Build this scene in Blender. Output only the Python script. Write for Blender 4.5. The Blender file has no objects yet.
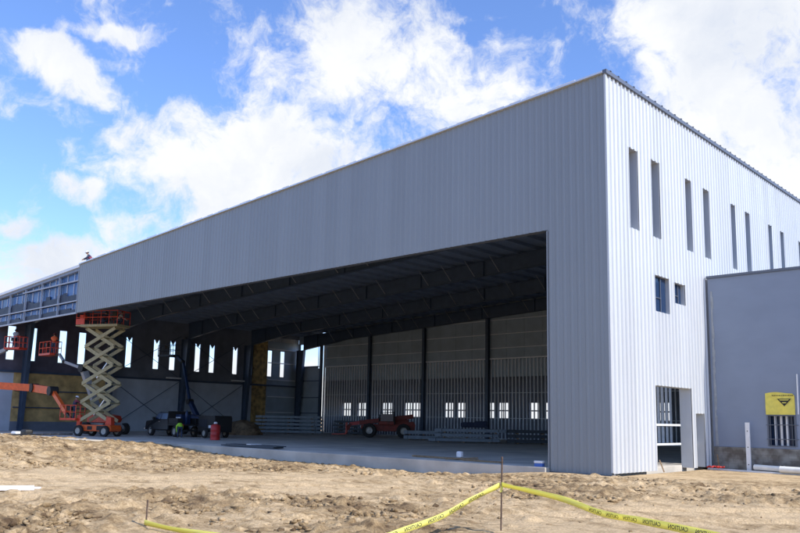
import bpy, math, random
import numpy as np
from mathutils import Vector, Matrix, Euler

random.seed(7); rng = np.random.default_rng(11)
sc = bpy.context.scene
col = sc.collection
R = math.radians

# ------------------------------------------------------------------ materials
def mat(name, color, rough=.6, metal=0., spec=.5, mottle=0., mscale=3., bump=0., bscale=30., color2=None, stretch=None, emit=None):
    m = bpy.data.materials.new(name); m.use_nodes = True
    nt = m.node_tree; b = nt.nodes['Principled BSDF']
    b.inputs['Base Color'].default_value = (*color, 1)
    b.inputs['Roughness'].default_value = rough
    b.inputs['Metallic'].default_value = metal
    b.inputs['Specular IOR Level'].default_value = spec
    if mottle or bump or color2:
        tc = nt.nodes.new('ShaderNodeTexCoord')
        mp = nt.nodes.new('ShaderNodeMapping'); nt.links.new(tc.outputs['Object'], mp.inputs['Vector'])
        if stretch: mp.inputs['Scale'].default_value = stretch
    if mottle or color2:
        n = nt.nodes.new('ShaderNodeTexNoise'); n.inputs['Scale'].default_value = mscale; n.inputs['Detail'].default_value = 6
        nt.links.new(mp.outputs[0], n.inputs['Vector'])
        r = nt.nodes.new('ShaderNodeValToRGB')
        c2 = color2 or tuple(c*(1-mottle) for c in color)
        c1 = color if color2 else tuple(min(1, c*(1+mottle*.6)) for c in color)
        r.color_ramp.elements[0].position = .35; r.color_ramp.elements[1].position = .65
        r.color_ramp.elements[0].color = (*c2, 1); r.color_ramp.elements[1].color = (*c1, 1)
        nt.links.new(n.outputs['Fac'], r.inputs[0]); nt.links.new(r.outputs[0], b.inputs['Base Color'])
        mr = nt.nodes.new('ShaderNodeMath'); mr.operation = 'MULTIPLY_ADD'
        mr.inputs[1].default_value = .25; mr.inputs[2].default_value = max(.05, rough-.12)
        nt.links.new(n.outputs['Fac'], mr.inputs[0]); nt.links.new(mr.outputs[0], b.inputs['Roughness'])
    if bump:
        n2 = nt.nodes.new('ShaderNodeTexNoise'); n2.inputs['Scale'].default_value = bscale; n2.inputs['Detail'].default_value = 5
        nt.links.new(mp.outputs[0], n2.inputs['Vector'])
        bp = nt.nodes.new('ShaderNodeBump'); bp.inputs['Strength'].default_value = bump; bp.inputs['Distance'].default_value = .03
        nt.links.new(n2.outputs['Fac'], bp.inputs['Height']); nt.links.new(bp.outputs[0], b.inputs['Normal'])
    return m

def panel_mat(name, color, axis, pitch=.915, var=.10, rough=.45, metal=.25):
    """ribbed sheet metal: each sheet has its own slight tone, plus faint vertical streaks of dust"""
    m = mat(name, color, rough, metal)
    nt = m.node_tree; b = nt.nodes['Principled BSDF']
    tc = nt.nodes.new('ShaderNodeTexCoord'); sp = nt.nodes.new('ShaderNodeSeparateXYZ')
    nt.links.new(tc.outputs['Object'], sp.inputs[0])
    d = nt.nodes.new('ShaderNodeMath'); d.operation = 'DIVIDE'; d.inputs[1].default_value = pitch
    nt.links.new(sp.outputs[axis], d.inputs[0])
    f = nt.nodes.new('ShaderNodeMath'); f.operation = 'FLOOR'; nt.links.new(d.outputs[0], f.inputs[0])
    w = nt.nodes.new('ShaderNodeTexWhiteNoise'); w.noise_dimensions = '1D'; nt.links.new(f.outputs[0], w.inputs['W'])
    mp = nt.nodes.new('ShaderNodeMapping'); mp.inputs['Scale'].default_value = (3, 3, .12)
    nt.links.new(tc.outputs['Object'], mp.inputs[0])
    n = nt.nodes.new('ShaderNodeTexNoise'); n.inputs['Scale'].default_value = 1.3; n.inputs['Detail'].default_value = 5
    nt.links.new(mp.outputs[0], n.inputs['Vector'])
    n3 = nt.nodes.new('ShaderNodeTexNoise'); n3.inputs['Scale'].default_value = .35; n3.inputs['Detail'].default_value = 4
    nt.links.new(tc.outputs['Object'], n3.inputs['Vector'])
    a = nt.nodes.new('ShaderNodeMath'); a.operation = 'ADD'; nt.links.new(w.outputs['Value'], a.inputs[0]); nt.links.new(n.outputs['Fac'], a.inputs[1])
    a3 = nt.nodes.new('ShaderNodeMath'); a3.operation = 'ADD'; nt.links.new(a.outputs[0], a3.inputs[0]); nt.links.new(n3.outputs['Fac'], a3.inputs[1])
    ml = nt.nodes.new('ShaderNodeMath'); ml.operation = 'MULTIPLY_ADD'; ml.inputs[1].default_value = var; ml.inputs[2].default_value = 1-1.5*var
    nt.links.new(a3.outputs[0], ml.inputs[0])
    mx = nt.nodes.new('ShaderNodeVectorMath'); mx.operation = 'SCALE'; mx.inputs[0].default_value = color
    nt.links.new(ml.outputs[0], mx.inputs['Scale']); nt.links.new(mx.outputs[0], b.inputs['Base Color'])
    m2 = nt.nodes.new('ShaderNodeMapping'); m2.inputs['Scale'].default_value = (1.6, 1.6, .45); nt.links.new(tc.outputs['Object'], m2.inputs[0])
    n4 = nt.nodes.new('ShaderNodeTexNoise'); n4.inputs['Scale'].default_value = 1.1; n4.inputs['Detail'].default_value = 3; nt.links.new(m2.outputs[0], n4.inputs['Vector'])
    bp = nt.nodes.new('ShaderNodeBump'); bp.inputs['Strength'].default_value = .5; bp.inputs['Distance'].default_value = .05
    nt.links.new(n4.outputs['Fac'], bp.inputs['Height']); nt.links.new(bp.outputs[0], b.inputs['Normal'])
    return m

M = {}
M['panel_front_shaded'] = panel_mat('galvalume_front_shaded', (.272, .295, .312), 'X', var=.08)  # darker than the side sheets: the front's shade is put into this colour
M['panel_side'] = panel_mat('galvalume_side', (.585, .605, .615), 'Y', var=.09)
M['liner'] = mat('liner_grey', (.36, .44, .50), .6, .1, mottle=.12, mscale=.8)
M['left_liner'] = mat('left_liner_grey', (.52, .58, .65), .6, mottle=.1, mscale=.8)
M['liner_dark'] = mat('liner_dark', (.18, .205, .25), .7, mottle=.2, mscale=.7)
M['maroon'] = mat('sheathing_maroon', (.11, .105, .145), .8, mottle=.25, mscale=.9)
M['insul'] = mat('insulation_tan', (.56, .40, .17), .95, mottle=.35, mscale=1.1, bump=.6, bscale=6)
M['insul_gold'] = mat('insulation_gold', (.50, .34, .13), .95, mottle=.5, mscale=2.2, bump=.8, bscale=8)
M['primer'] = mat('grey_blue_primer', (.055, .085, .135), .45, mottle=.15, mscale=2)
M['brace_light'] = mat('light_brace', (.38, .40, .42), .5, .4)
M['galv'] = mat('galvanised_steel', (.80, .83, .86), .45, .1, mottle=.08, mscale=9)
M['girt_white'] = mat('white_girt', (.84, .86, .88), .45, .1, mottle=.06)
M['deck'] = mat('roof_underside', (.25, .32, .43), .7, mottle=.12, mscale=.6)
M['coping'] = mat('slate_coping', (.13, .15, .19), .5, .3)
M['clip'] = mat('bare_clip', (.72, .74, .77), .35, .5)
M['concrete'] = mat('concrete_slab', (.58, .53, .45), .95, mottle=.22, mscale=.55, bump=.25, bscale=14)
M['block'] = None
M['glass'] = mat('dark_glass', (.015, .035, .085), .12, spec=.35)
M['frame_grey'] = mat('frame_grey', (.42, .47, .55), .5, mottle=.1)
M['film'] = mat('blue_film', (.035, .12, .34), .35, mottle=.35, mscale=.9)
M['boards'] = mat('dark_blue_boards', (.008, .018, .05), .5, mottle=.3)
M['membrane'] = mat('blue_grey_membrane', (.23, .275, .36), .6, mottle=.05, mscale=.8, bump=.08, bscale=2, stretch=(1, 1, 1.8))
M['yellow'] = mat('yellow_sheet', (.80, .68, .12), .55, mottle=.12, mscale=5, bump=.3, bscale=4)
M['black'] = mat('black_ink', (.015, .015, .015), .6)
M['dark'] = mat('dark_recess', (.02, .022, .028), .8)
M['white'] = mat('white_paint', (.78, .79, .80), .4, mottle=.06, mscale=6)
M['pvc'] = mat('white_pvc', (.74, .74, .70), .35, mottle=.08)
M['orange'] = mat('orange_paint', (.72, .115, .02), .42, mottle=.18, mscale=4)
M['orange_red'] = mat('red_orange_paint', (.62, .06, .025), .42, mottle=.22, mscale=4)
M['red'] = mat('red_paint', (.50, .03, .025), .45, mottle=.2, mscale=5)
M['rust_red'] = mat('dusty_red_paint', (.25, .036, .022), .6, mottle=.35, mscale=3)
M['cream'] = mat('cream_paint', (.62, .52, .31), .5, mottle=.2, mscale=5)
M['beige'] = mat('beige_scissor', (.37, .325, .18), .55, mottle=.2, mscale=5)
M['grey_boom'] = mat('grey_boom', (.34, .36, .38), .5, mottle=.15, mscale=5)
M['navy'] = mat('navy_paint', (.012, .035, .10), .4, mottle=.2)
M['truck'] = mat('dark_teal_paint', (.009, .014, .02), .35, .1, spec=.3)
M['tyre'] = mat('tyre_rubber', (.03, .029, .028), .9, mottle=.3, mscale=8)
M['rim'] = mat('rim_grey', (.42, .40, .36), .5, .4)
M['chrome'] = mat('bright_metal', (.6, .6, .6), .25, .9)
M['lamp'] = mat('clear_lens', (.75, .75, .72), .15)
M['hivis'] = mat('hi_vis_lime', (.50, .90, .06), .7)
M['hivis_orange'] = mat('hi_vis_orange', (.85, .16, .05), .7)
M['hat'] = mat('white_hard_hat', (.82, .82, .82), .3)
M['skin'] = mat('skin', (.42, .25, .17), .6)
M['hair'] = mat('dark_hair', (.03, .02, .015), .8)
M['denim'] = mat('denim', (.04, .06, .11), .9, mottle=.2)
M['navy_cloth'] = mat('navy_cloth', (.03, .04, .075), .9)
M['grey_cloth'] = mat('pale_grey_cloth', (.42, .44, .47), .9)
M['maroon_cloth'] = mat('maroon_cloth', (.22, .04, .06), .9)
M['boot'] = mat('boot_leather', (.07, .045, .03), .8)
M['wood'] = mat('weathered_wood', (.30, .20, .11), .85, mottle=.35, mscale=6, stretch=(1, 1, 6))
M['rebar'] = mat('rusty_stake', (.13, .085, .06), .85, mottle=.4, mscale=14)
M['stack'] = mat('blue_grey_purlin', (.20, .24, .28), .5, .2, mottle=.2, mscale=3)
M['stack_dark'] = mat('dark_purlin', (.055, .07, .085), .55, .2)
M['heap'] = mat('tan_heap', (.27, .18, .10), .95, mottle=.4, mscale=3, bump=.8, bscale=7)

def tape_mat():
    m = mat('caution_yellow', (.95, .90, .27), .35)
    nt = m.node_tree; b = nt.nodes['Principled BSDF']; out = nt.nodes['Material Output']
    t = nt.nodes.new('ShaderNodeBsdfTranslucent'); t.inputs['Color'].default_value = (.95, .90, .27, 1)
    mx = nt.nodes.new('ShaderNodeMixShader'); mx.inputs[0].default_value = .5
    nt.links.new(b.outputs[0], mx.inputs[1]); nt.links.new(t.outputs[0], mx.inputs[2]); nt.links.new(mx.outputs[0], out.inputs['Surface'])
    return m
M['tape'] = tape_mat()
M['tape_ink'] = mat('tape_ink', (.02, .02, .015), .5)

def block_mat():
    m = mat('concrete_block', (.30, .285, .26), .9)
    nt = m.node_tree; b = nt.nodes['Principled BSDF']
    tc = nt.nodes.new('ShaderNodeTexCoord'); mp = nt.nodes.new('ShaderNodeMapping')
    mp.inputs['Rotation'].default_value = (R(-90), 0, 0)
    nt.links.new(tc.outputs['Object'], mp.inputs[0])
    br = nt.nodes.new('ShaderNodeTexBrick'); nt.links.new(mp.outputs[0], br.inputs['Vector'])
    br.inputs['Color1'].default_value = (.27, .265, .25, 1); br.inputs['Color2'].default_value = (.22, .215, .205, 1)
    br.inputs['Mortar'].default_value = (.19, .185, .18, 1)
    br.inputs['Scale'].default_value = 1; br.inputs['Brick Width'].default_value = .4; br.inputs['Row Height'].default_value = .2
    br.inputs['Mortar Size'].default_value = .008
    n = nt.nodes.new('ShaderNodeTexNoise'); n.inputs['Scale'].default_value = 2.2; n.inputs['Detail'].default_value = 7
    nt.links.new(tc.outputs['Object'], n.inputs['Vector'])
    rp = nt.nodes.new('ShaderNodeValToRGB'); rp.color_ramp.elements[0].position = .4; rp.color_ramp.elements[1].position = .62
    rp.color_ramp.elements[0].color = (.55, .5, .45, 1); rp.color_ramp.elements[1].color = (1.15, 1.15, 1.1, 1)
    nt.links.new(n.outputs['Fac'], rp.inputs[0])
    mx = nt.nodes.new('ShaderNodeMix'); mx.data_type = 'RGBA'; mx.blend_type = 'MULTIPLY'; mx.inputs[0].default_value = 1
    nt.links.new(br.outputs['Color'], mx.inputs[6]); nt.links.new(rp.outputs[0], mx.inputs[7])
    nt.links.new(mx.outputs[2], b.inputs['Base Color'])
    return m
M['block'] = block_mat()

def dirt_mat():
    m = bpy.data.materials.new('dirt'); m.use_nodes = True
    nt = m.node_tree; b = nt.nodes['Principled BSDF']; b.inputs['Roughness'].default_value = .95; b.inputs['Specular IOR Level'].default_value = .15
    L = nt.links.new
    tc = nt.nodes.new('ShaderNodeTexCoord')
    at = nt.nodes.new('ShaderNodeAttribute'); at.attribute_name = 'clod'
    def noise(s, d=6, rough=.6):
        n = nt.nodes.new('ShaderNodeTexNoise'); n.inputs['Scale'].default_value = s; n.inputs['Detail'].default_value = d; n.inputs['Roughness'].default_value = rough
        L(tc.outputs['Object'], n.inputs['Vector']); return n
    n1 = noise(.45); n2 = noise(3.2, 8, .68); n3 = noise(24, 6, .7)
    # large tone: pale dry sand <-> damp brown; loose turned clods are the darker moist earth
    s = nt.nodes.new('ShaderNodeMath'); s.operation = 'MULTIPLY_ADD'; s.inputs[1].default_value = .55
    L(n1.outputs['Fac'], s.inputs[0])
    t = nt.nodes.new('ShaderNodeMath'); t.operation = 'MULTIPLY_ADD'; t.inputs[1].default_value = .75; L(n2.outputs['Fac'], t.inputs[0]); L(s.outputs[0], t.inputs[2])
    s.inputs[2].default_value = -.12
    u = nt.nodes.new('ShaderNodeMath'); u.operation = 'MULTIPLY_ADD'; u.inputs[1].default_value = -.20; L(at.outputs['Fac'], u.inputs[0]); L(t.outputs[0], u.inputs[2])
    rp = nt.nodes.new('ShaderNodeValToRGB'); e = rp.color_ramp.elements
    e[0].position = .2; e[0].color = (.14, .09, .05, 1)
    e[1].position = .55; e[1].color = (.67, .50, .295, 1)
    k = e.new(.38); k.color = (.41, .29, .155, 1)
    mpr = nt.nodes.new('ShaderNodeMapping'); mpr.inputs['Rotation'].default_value = (0, 0, -.757); mpr.inputs['Scale'].default_value = (.22, 3.2, 1); L(tc.outputs['Object'], mpr.inputs[0])
    nr = nt.nodes.new('ShaderNodeTexNoise'); nr.inputs['Scale'].default_value = 1.0; nr.inputs['Detail'].default_value = 7; nr.inputs['Roughness'].default_value = .65; L(mpr.outputs[0], nr.inputs['Vector'])
    u2 = nt.nodes.new('ShaderNodeMath'); u2.operation = 'MULTIPLY_ADD'; u2.inputs[1].default_value = .62; L(nr.outputs['Fac'], u2.inputs[0])
    sh = nt.nodes.new('ShaderNodeMath'); sh.operation = 'ADD'; sh.inputs[1].default_value = -.31; L(u.outputs[0], sh.inputs[0]); L(sh.outputs[0], u2.inputs[2])
    L(u2.outputs[0], rp.inputs[0])
    mx = nt.nodes.new('ShaderNodeMix'); mx.data_type = 'RGBA'; mx.blend_type = 'MULTIPLY'; mx.inputs[0].default_value = .6
    r3 = nt.nodes.new('ShaderNodeValToRGB'); r3.color_ramp.elements[0].position = .33; r3.color_ramp.elements[0].color = (.42, .36, .30, 1); r3.color_ramp.elements[1].position = .6
    L(n3.outputs['Fac'], r3.inputs[0]); L(rp.outputs[0], mx.inputs[6]); L(r3.outputs[0], mx.inputs[7]); L(mx.outputs[2], b.inputs['Base Color'])
    ad = nt.nodes.new('ShaderNodeMath'); ad.operation = 'MULTIPLY_ADD'; ad.inputs[1].default_value = .35
    L(n3.outputs['Fac'], ad.inputs[0]); L(n2.outputs['Fac'], ad.inputs[2])
    bp = nt.nodes.new('ShaderNodeBump'); bp.inputs['Strength'].default_value = 1.0; bp.inputs['Distance'].default_value = .09
    L(ad.outputs[0], bp.inputs['Height']); L(bp.outputs[0], b.inputs['Normal'])
    return m
M['dirt'] = dirt_mat()

# ------------------------------------------------------------------ mesh builder
class G:
    def __init__(s): s.v = []; s.f = []; s.mi = []; s.cur = 0
    def quadmesh(s, vs, fs):
        o = len(s.v); s.v += [tuple(p) for p in vs]; s.f += [tuple(i+o for i in f) for f in fs]; s.mi += [s.cur]*len(fs); return s
    def box(s, x0, x1, y0, y1, z0, z1):
        return s.quadmesh([(x0,y0,z0),(x1,y0,z0),(x1,y1,z0),(x0,y1,z0),(x0,y0,z1),(x1,y0,z1),(x1,y1,z1),(x0,y1,z1)],
                          [(0,3,2,1),(4,5,6,7),(0,1,5,4),(1,2,6,5),(2,3,7,6),(3,0,4,7)])
    def beam(s, p, q, w, h, up=(0,0,1), w2=None, h2=None):
        p, q = Vector(p), Vector(q); d = (q-p).normalized(); up = Vector(up)
        if abs(d.dot(up)) > .99: up = Vector((1,0,0)) if abs(d.x) < .9 else Vector((0,1,0))
        a = d.cross(up).normalized(); b = a.cross(d)
        w2 = w if w2 is None else w2; h2 = h if h2 is None else h2
        vs = [p+a*sx*w/2+b*sz*h/2 for sx, sz in ((-1,-1),(1,-1),(1,1),(-1,1))]+[q+a*sx*w2/2+b*sz*h2/2 for sx, sz in ((-1,-1),(1,-1),(1,1),(-1,1))]
        return s.quadmesh(vs, [(0,1,2,3),(7,6,5,4),(0,4,5,1),(1,5,6,2),(2,6,7,3),(3,7,4,0)])
    def tube(s, p, q, r, n=8, r2=None, cap=True):
        p, q = Vector(p), Vector(q); d = (q-p).normalized()
        a = d.orthogonal().normalized(); b = d.cross(a); r2 = r if r2 is None else r2
        vs = [p+(a*math.cos(t)+b*math.sin(t))*r for t in [i*2*math.pi/n for i in range(n)]]+[q+(a*math.cos(t)+b*math.sin(t))*r2 for t in [i*2*math.pi/n for i in range(n)]]
        fs = [(i, (i+1)%n, n+(i+1)%n, n+i) for i in range(n)]
        if cap: fs += [tuple(range(n))[::-1], tuple(range(n, 2*n))]
        return s.quadmesh(vs, fs)
    def path(s, pts, r, n=6):
        for a, b in zip(pts, pts[1:]): s.tube(a, b, r, n)
        return s
    def prism(s, poly, a, b, axis='y'):
        """poly: 2-D points; extruded from a to b along the axis"""
        n = len(poly)
        def P(u, v, t): return {'y': (u, t, v), 'x': (t, u, v), 'z': (u, v, t)}[axis]
        vs = [P(u, v, a) for u, v in poly]+[P(u, v, b) for u, v in poly]
        return s.quadmesh(vs, [(i, (i+1)%n, n+(i+1)%n, n+i) for i in range(n)]+[tuple(range(n))[::-1], tuple(range(n, 2*n))])
    def lathe(s, prof, c=(0,0,0), axis='y', n=20):
        """prof: (radius, height along the axis)"""
        m = len(prof); vs = []
        for i in range(n):
            t = 2*math.pi*i/n
            for r, h in prof:
                u, v = r*math.cos(t), r*math.sin(t)
                vs.append({'y': (c[0]+u, c[1]+h, c[2]+v), 'z': (c[0]+u, c[1]+v, c[2]+h), 'x': (c[0]+h, c[1]+u, c[2]+v)}[axis])
        return s.quadmesh(vs, [(i*m+j, ((i+1)%n)*m+j, ((i+1)%n)*m+j+1, i*m+j+1) for i in range(n) for j in range(m-1)])
    def build(s, name, m, parent=None, smooth=False, bevel=0, loc=None):
        me = bpy.data.meshes.new(name); me.from_pydata(s.v, [], s.f)
        for mm in (m if isinstance(m, (list, tuple)) else [m]): me.materials.append(M[mm] if isinstance(mm, str) else mm)
        if isinstance(m, (list, tuple)): me.polygons.foreach_set('material_index', s.mi)
        if smooth: me.polygons.foreach_set('use_smooth', [True]*len(s.f))
        me.update()
        o = bpy.data.objects.new(name, me); col.objects.link(o)
        if parent: o.parent = parent
        if loc: o.location = loc
        if bevel:
            bv = o.modifiers.new('bevel', 'BEVEL'); bv.width = bevel; bv.segments = 2; bv.limit_method = 'ANGLE'
        return o

def tag(o, label=None, cat=None, group=None, kind=None):
    if label: o['label'] = label
    if cat: o['category'] = cat
    if group: o['group'] = group
    if kind: o['kind'] = kind
    return o
def thing(name, label, cat, loc=(0,0,0), rz=0, group=None):
    o = bpy.data.objects.new(name, None); col.objects.link(o); o.empty_display_size = .3
    o.location = loc; o.rotation_euler = (0, 0, rz)
    return tag(o, label, cat, group)
def kids(o): return [c for c in bpy.data.objects if c.parent == o]
def copy_tree(o, parent=None):
    c = o.copy(); col.objects.link(c)
    if parent: c.parent = parent
    for ch in kids(o): copy_tree(ch, c)
    return c

# ------------------------------------------------------------------ hangar dimensions (metres; corner at the origin, front along -X facing -Y, side along +Y)
H = 14.70; SL = .0463; HD = 9.08; W = 60.0; D = 35.0; XP = -2.54; XL = -43.05
def ztop(x): return H + SL*x            # roof edge falls to the left
def zdeck(x): return ztop(x) - .42      # underside of the roof sheet
FR = [3.0, 11.0, 19.0, 27.0, 34.55]
FLOOR = .115

hangar = thing('aircraft_hangar', 'huge grey ribbed metal hangar under construction with a wide open front', 'hangar')

def ribbed(axis, u0, u1, zb, zt, openings, out, pitch=.305, depth=.055, flip=False):
    """sheet-metal wall in the plane (axis=0); ribs stand out by depth; openings are cut clean through"""
    prof = [(-.068, 0), (-.036, 1), (.036, 1), (.068, 0)]
    us = [(u0, 0), (u1, 0)]
    k = math.ceil(u0/pitch)
    pts = []
    while k*pitch < u1:
        for o, d in prof:
            u = k*pitch+o
            if u0 < u < u1: pts.append((u, d*depth))
        k += 1
    def dep(u):
        t = (u/pitch-round(u/pitch))*pitch; a = abs(t)
        return depth if a < .036 else (0 if a > .068 else depth*(.068-a)/.032)
    for o in openings:
        for e in o[:2]:
            if u0 < e < u1: pts.append((e, dep(e)))
    us = sorted(set([(round(u, 5), round(d, 5)) for u, d in pts+[(u0, dep(u0)), (u1, dep(u1))]]))
    g = G()
    for (a, da), (b, db) in zip(us, us[1:]):
        if b-a < 1e-5: continue
        m = (a+b)/2
        cuts = sorted([(o[2], o[3]) for o in openings if o[0] <= m <= o[1]])
        lo = [zb(a), zb(b)]
        def quad(z0a, z0b, z1a, z1b):
            if z1a-z0a < 1e-4: return
            P = (lambda u, d, z: (u, out*d, z)) if axis == 'y' else (lambda u, d, z: (out*d, u, z))
            vs = [P(a, da, z0a), P(b, db, z0b), P(b, db, z1b), P(a, da, z1a)]
            g.quadmesh(vs, [(0,1,2,3) if not flip else (3,2,1,0)])
        for c0, c1 in cuts:
            quad(lo[0], lo[1], c0, c0); lo = [c1, c1]
        quad(lo[0], lo[1], zt(a), zt(b))
    return g

# front cladding (left part of the front is still open framing)
ribbed('y', XL, -.001, lambda x: HD if x < XP-1e-4 else -.03, lambda x: ztop(x), [(XL, XP, 0, HD)], -1, depth=.024).build('front_cladding', 'panel_front_shaded', hangar)
# side cladding with its openings
WINS = [1.72, 3.60, 6.80, 8.72, 11.90, 13.84, 17.08, 18.98, 22.2, 24.1, 27.3, 29.2, 32.4]
ops = [(y, y+.68, 9.12, 12.30) for y in WINS]
ops += [(3.62, 4.96, 6.14, 7.60), (5.44, 6.40, 6.67, 7.54), (3.45, 6.68, .0, 3.25), (7.08, 7.92, .0, 2.24)]
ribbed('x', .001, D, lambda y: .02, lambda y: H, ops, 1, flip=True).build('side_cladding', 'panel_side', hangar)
G().box(-.02, .055, -.055, .02, .05, H-.01).build('corner_trim', 'panel_side', hangar)
# backing of the walls (girt depth) so they are solid, with the same openings
def solid_wall(axis, t0, t1, u0, u1, z0, z1, openings):
    g = G(); us = sorted(set([u0, u1]+[min(max(e, u0), u1) for o in openings for e in o[:2]]))
    for a, b in zip(us, us[1:]):
        m = (a+b)/2; lo = z0
        for c0, c1 in sorted([(o[2], o[3]) for o in openings if o[0] <= m <= o[1]])+[(z1, z1)]:
            if c0-lo > 1e-4:
                g.box(t0, t1, a, b, lo, c0) if axis == 'x' else g.box(a, b, t0, t1, lo, c0)
            lo = max(lo, c1)
    return g
solid_wall('x', -.42, -.005, .06, D, .02, H-.45, ops).build('side_wall_liner', 'liner', hangar)
# window reveals, sills and glass on the side wall
def reveal(y0, y1, z0, z1, dx, sill=True):
    g = G(); t = .012
    g.box(-dx, .02, y0-.02, y0+t, z0, z1).box(-dx, .02, y1-t, y1+.02, z0, z1).box(-dx, .02, y0+t, y1-t, z1-t, z1+.02)
    if sill: g.box(-dx, -.003, y0+t, y1-t, z0-.02, z0+t)
    return g
for y in WINS:
    f = reveal(y, y+.68, 9.12, 12.30, .40).build('window', 'panel_side', hangar)
    G().box(-.37, -.355, y+.014, y+.666, 9.135, 12.286).build('pane', 'glass', f)
for (a, b, c, d) in ops[len(WINS):len(WINS)+2]:
    f = reveal(a, b, c, d, .30).build('window', 'panel_side', hangar)
    G().box(-.16, -.145, a+.014, b-.014, c+.014, d-.014).build('pane', 'glass', f)
    m = (a+b)/2+.12
    G().box(-.14, -.10, m-.025, m+.025, c+.014, d-.014).box(-.139, -.101, a+.014, m-.026, c+(d-c)*.4, c+(d-c)*.4+.03).build('mullion', 'coping', f)
reveal(3.45, 6.68, .02, 3.25, .46, False).build('door_frame', 'panel_side', hangar)
reveal(7.08, 7.92, .02, 2.24, .30, False).build('door_frame', 'panel_side', hangar)
# base concrete under the pier
G().box(XP+.02, -.02, .012, .3, -.4, .048).build('footing', 'liner_dark', hangar)
# roof sheet
g = G()
g.quadmesh([(-W-.3, .05, zdeck(-W-.3)), (-.06, .05, zdeck(0)), (-.06, D+.3, zdeck(0)), (-W-.3, D+.3, zdeck(-W-.3)),
            (-W-.3, .05, ztop(-W-.3)-.06), (-.06, .05, ztop(0)-.06), (-.06, D+.3, ztop(0)-.06), (-W-.3, D+.3, ztop(-W-.3)-.06)],
           [(0,3,2,1),(4,5,6,7),(0,1,5,4),(1,2,6,5),(2,3,7,6),(3,0,4,7)])
g.build('roof', 'deck', hangar)
# copings
g = G(); g.beam((.03, -.09, H+.03), (.03, D+.1, H+.03), .17, .15); g.build('side_coping', 'coping', hangar)
c0 = G().box(-.04, .14, 0, .09, H+.106, H+.135).build('coping_clip', 'coping', hangar)
for i in range(56):
    o = c0 if i == 0 else c0.copy()
    if i: col.objects.link(o); o.parent = hangar
    o.location = (0, .2+i*.62, 0)
g = G(); g.beam((-.055, -.06, ztop(-.055)+.03), (XL, -.06, ztop(XL)+.03), .14, .07); g.build('front_coping', 'clip', hangar)
x = -1.2
while x > XL+1:
    w = random.uniform(.5, 1.5)
    G().beam((x, -.07, ztop(x)+.085), (x-w, -.07, ztop(x-w)+.085), .10, .03).build('coping_cleat', 'white', hangar); x -= w+random.choice([.25, .5, 1.1, 1.6])
# soffit closing the front panel's lower edge
G().box(XL, XP, .004, .32, HD-.002, HD+.05).build('header_trim', 'coping', hangar)
G().box(XP-.03, XP+.02, -.05, .34, .05, HD-.041).build('jamb_trim', 'panel_front_shaded', hangar)
solid_wall('y', .02, .34, XP+.03, -.43, .05, 13.9, []).build('pier_liner', 'liner', hangar)
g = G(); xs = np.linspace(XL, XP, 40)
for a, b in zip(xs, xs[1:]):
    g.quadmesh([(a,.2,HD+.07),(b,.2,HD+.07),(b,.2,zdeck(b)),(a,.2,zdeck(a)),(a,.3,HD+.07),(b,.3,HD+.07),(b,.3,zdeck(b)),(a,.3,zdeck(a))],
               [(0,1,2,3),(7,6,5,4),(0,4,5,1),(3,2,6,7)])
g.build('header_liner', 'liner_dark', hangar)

# open framing at the left end of the front
XE = -W
g = G(); g.beam((XL-.01, -.02, ztop(XL)-.10), (XE, -.02, ztop(XE)-.10), .10, .20); g.build('eave_girt', 'girt_white', hangar)
for z, x1, hh in ((11.52, -53.3, .085), (10.00, XE, .085), (HD, XE, .12)):
    g = G(); g.beam((XL-.01, .0, z), (x1, .0, z), .10, hh); g.build('front_girt', 'frame_grey', hangar)
for x in (-43.35, -46.66, -49.85, -53.05, -56.3, -59.6):
    g = G(); g.box(x-.035, x+.035, .055, .2, HD+.09, ztop(x)-.26); g.build('front_mullion', 'frame_grey', hangar)
for i, x in enumerate(np.arange(-59.9, -43.2, .815)):      # lighter wall posts set back behind the glass
    pass
mul = [-43.35, -46.66, -49.85, -53.05, -56.3, -59.6]
for a, b in zip(mul, mul[1:]):
    for z0, z1 in ((HD+.10, 9.92), (10.08, 11.44), (11.6, 12.2)):
        zt1 = min(z1, ztop(b)-.30)
        if zt1-z0 < .1: continue
        G().box(b+.06, a-.06, .30, .315, z0-.04, zt1+.04).build('weather_sheet', 'film', hangar)
        k = b+.06                               # dark boards of uneven height fixed from below, posts between
        while k < a-.07 and z0 < 11.4:
            wd_ = min(random.choice([.55, .8, 1.2]), a-.061-k); hh = (zt1-z0)*random.choice([.35, .45, .5, .55])
            G().box(k, k+wd_-.005, .21, .24, z0, z0+hh).build('sheathing_board', 'boards', hangar); k += wd_
        for q in (.33, .68): G().box(b+(a-b)*q-.018, b+(a-b)*q+.018, .245, .295, z0, zt1).build('wall_post', 'galv', hangar)

# frames: columns and rafters
def ibeam_poly(g, xs, zt, zb, y, web=.02, fl=.30, ft=.03):
    """tapered plate girder in the plane y, between a top line zt(x) and a bottom line zb(x)"""
    for a, b in zip(xs, xs[1:]):
        for (y0, y1, ta, ba, tb, bb) in ((y-web/2, y+web/2, zt(a), zb(a), zt(b), zb(b)),
                                         (y-fl/2, y+fl/2, zt(a), zt(a)-ft, zt(b), zt(b)-ft),
                                         (y-fl/2, y+fl/2, zb(a)+ft, zb(a), zb(b)+ft, zb(b))):
            g.quadmesh([(a,y0,ba),(b,y0,bb),(b,y1,bb),(a,y1,ba),(a,y0,ta),(b,y0,tb),(b,y1,tb),(a,y1,ta)],
                       [(0,3,2,1),(4,5,6,7),(0,1,5,4),(1,2,6,5),(2,3,7,6),(3,0,4,7)])
    return g
def rbot(x):
    t = zdeck(x)-.24
    dep = 1.12
    if x < -51: dep += (-51-x)/7.6*.55
    if x > -6: dep += (x+6)/5*.5
    return t-dep
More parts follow.
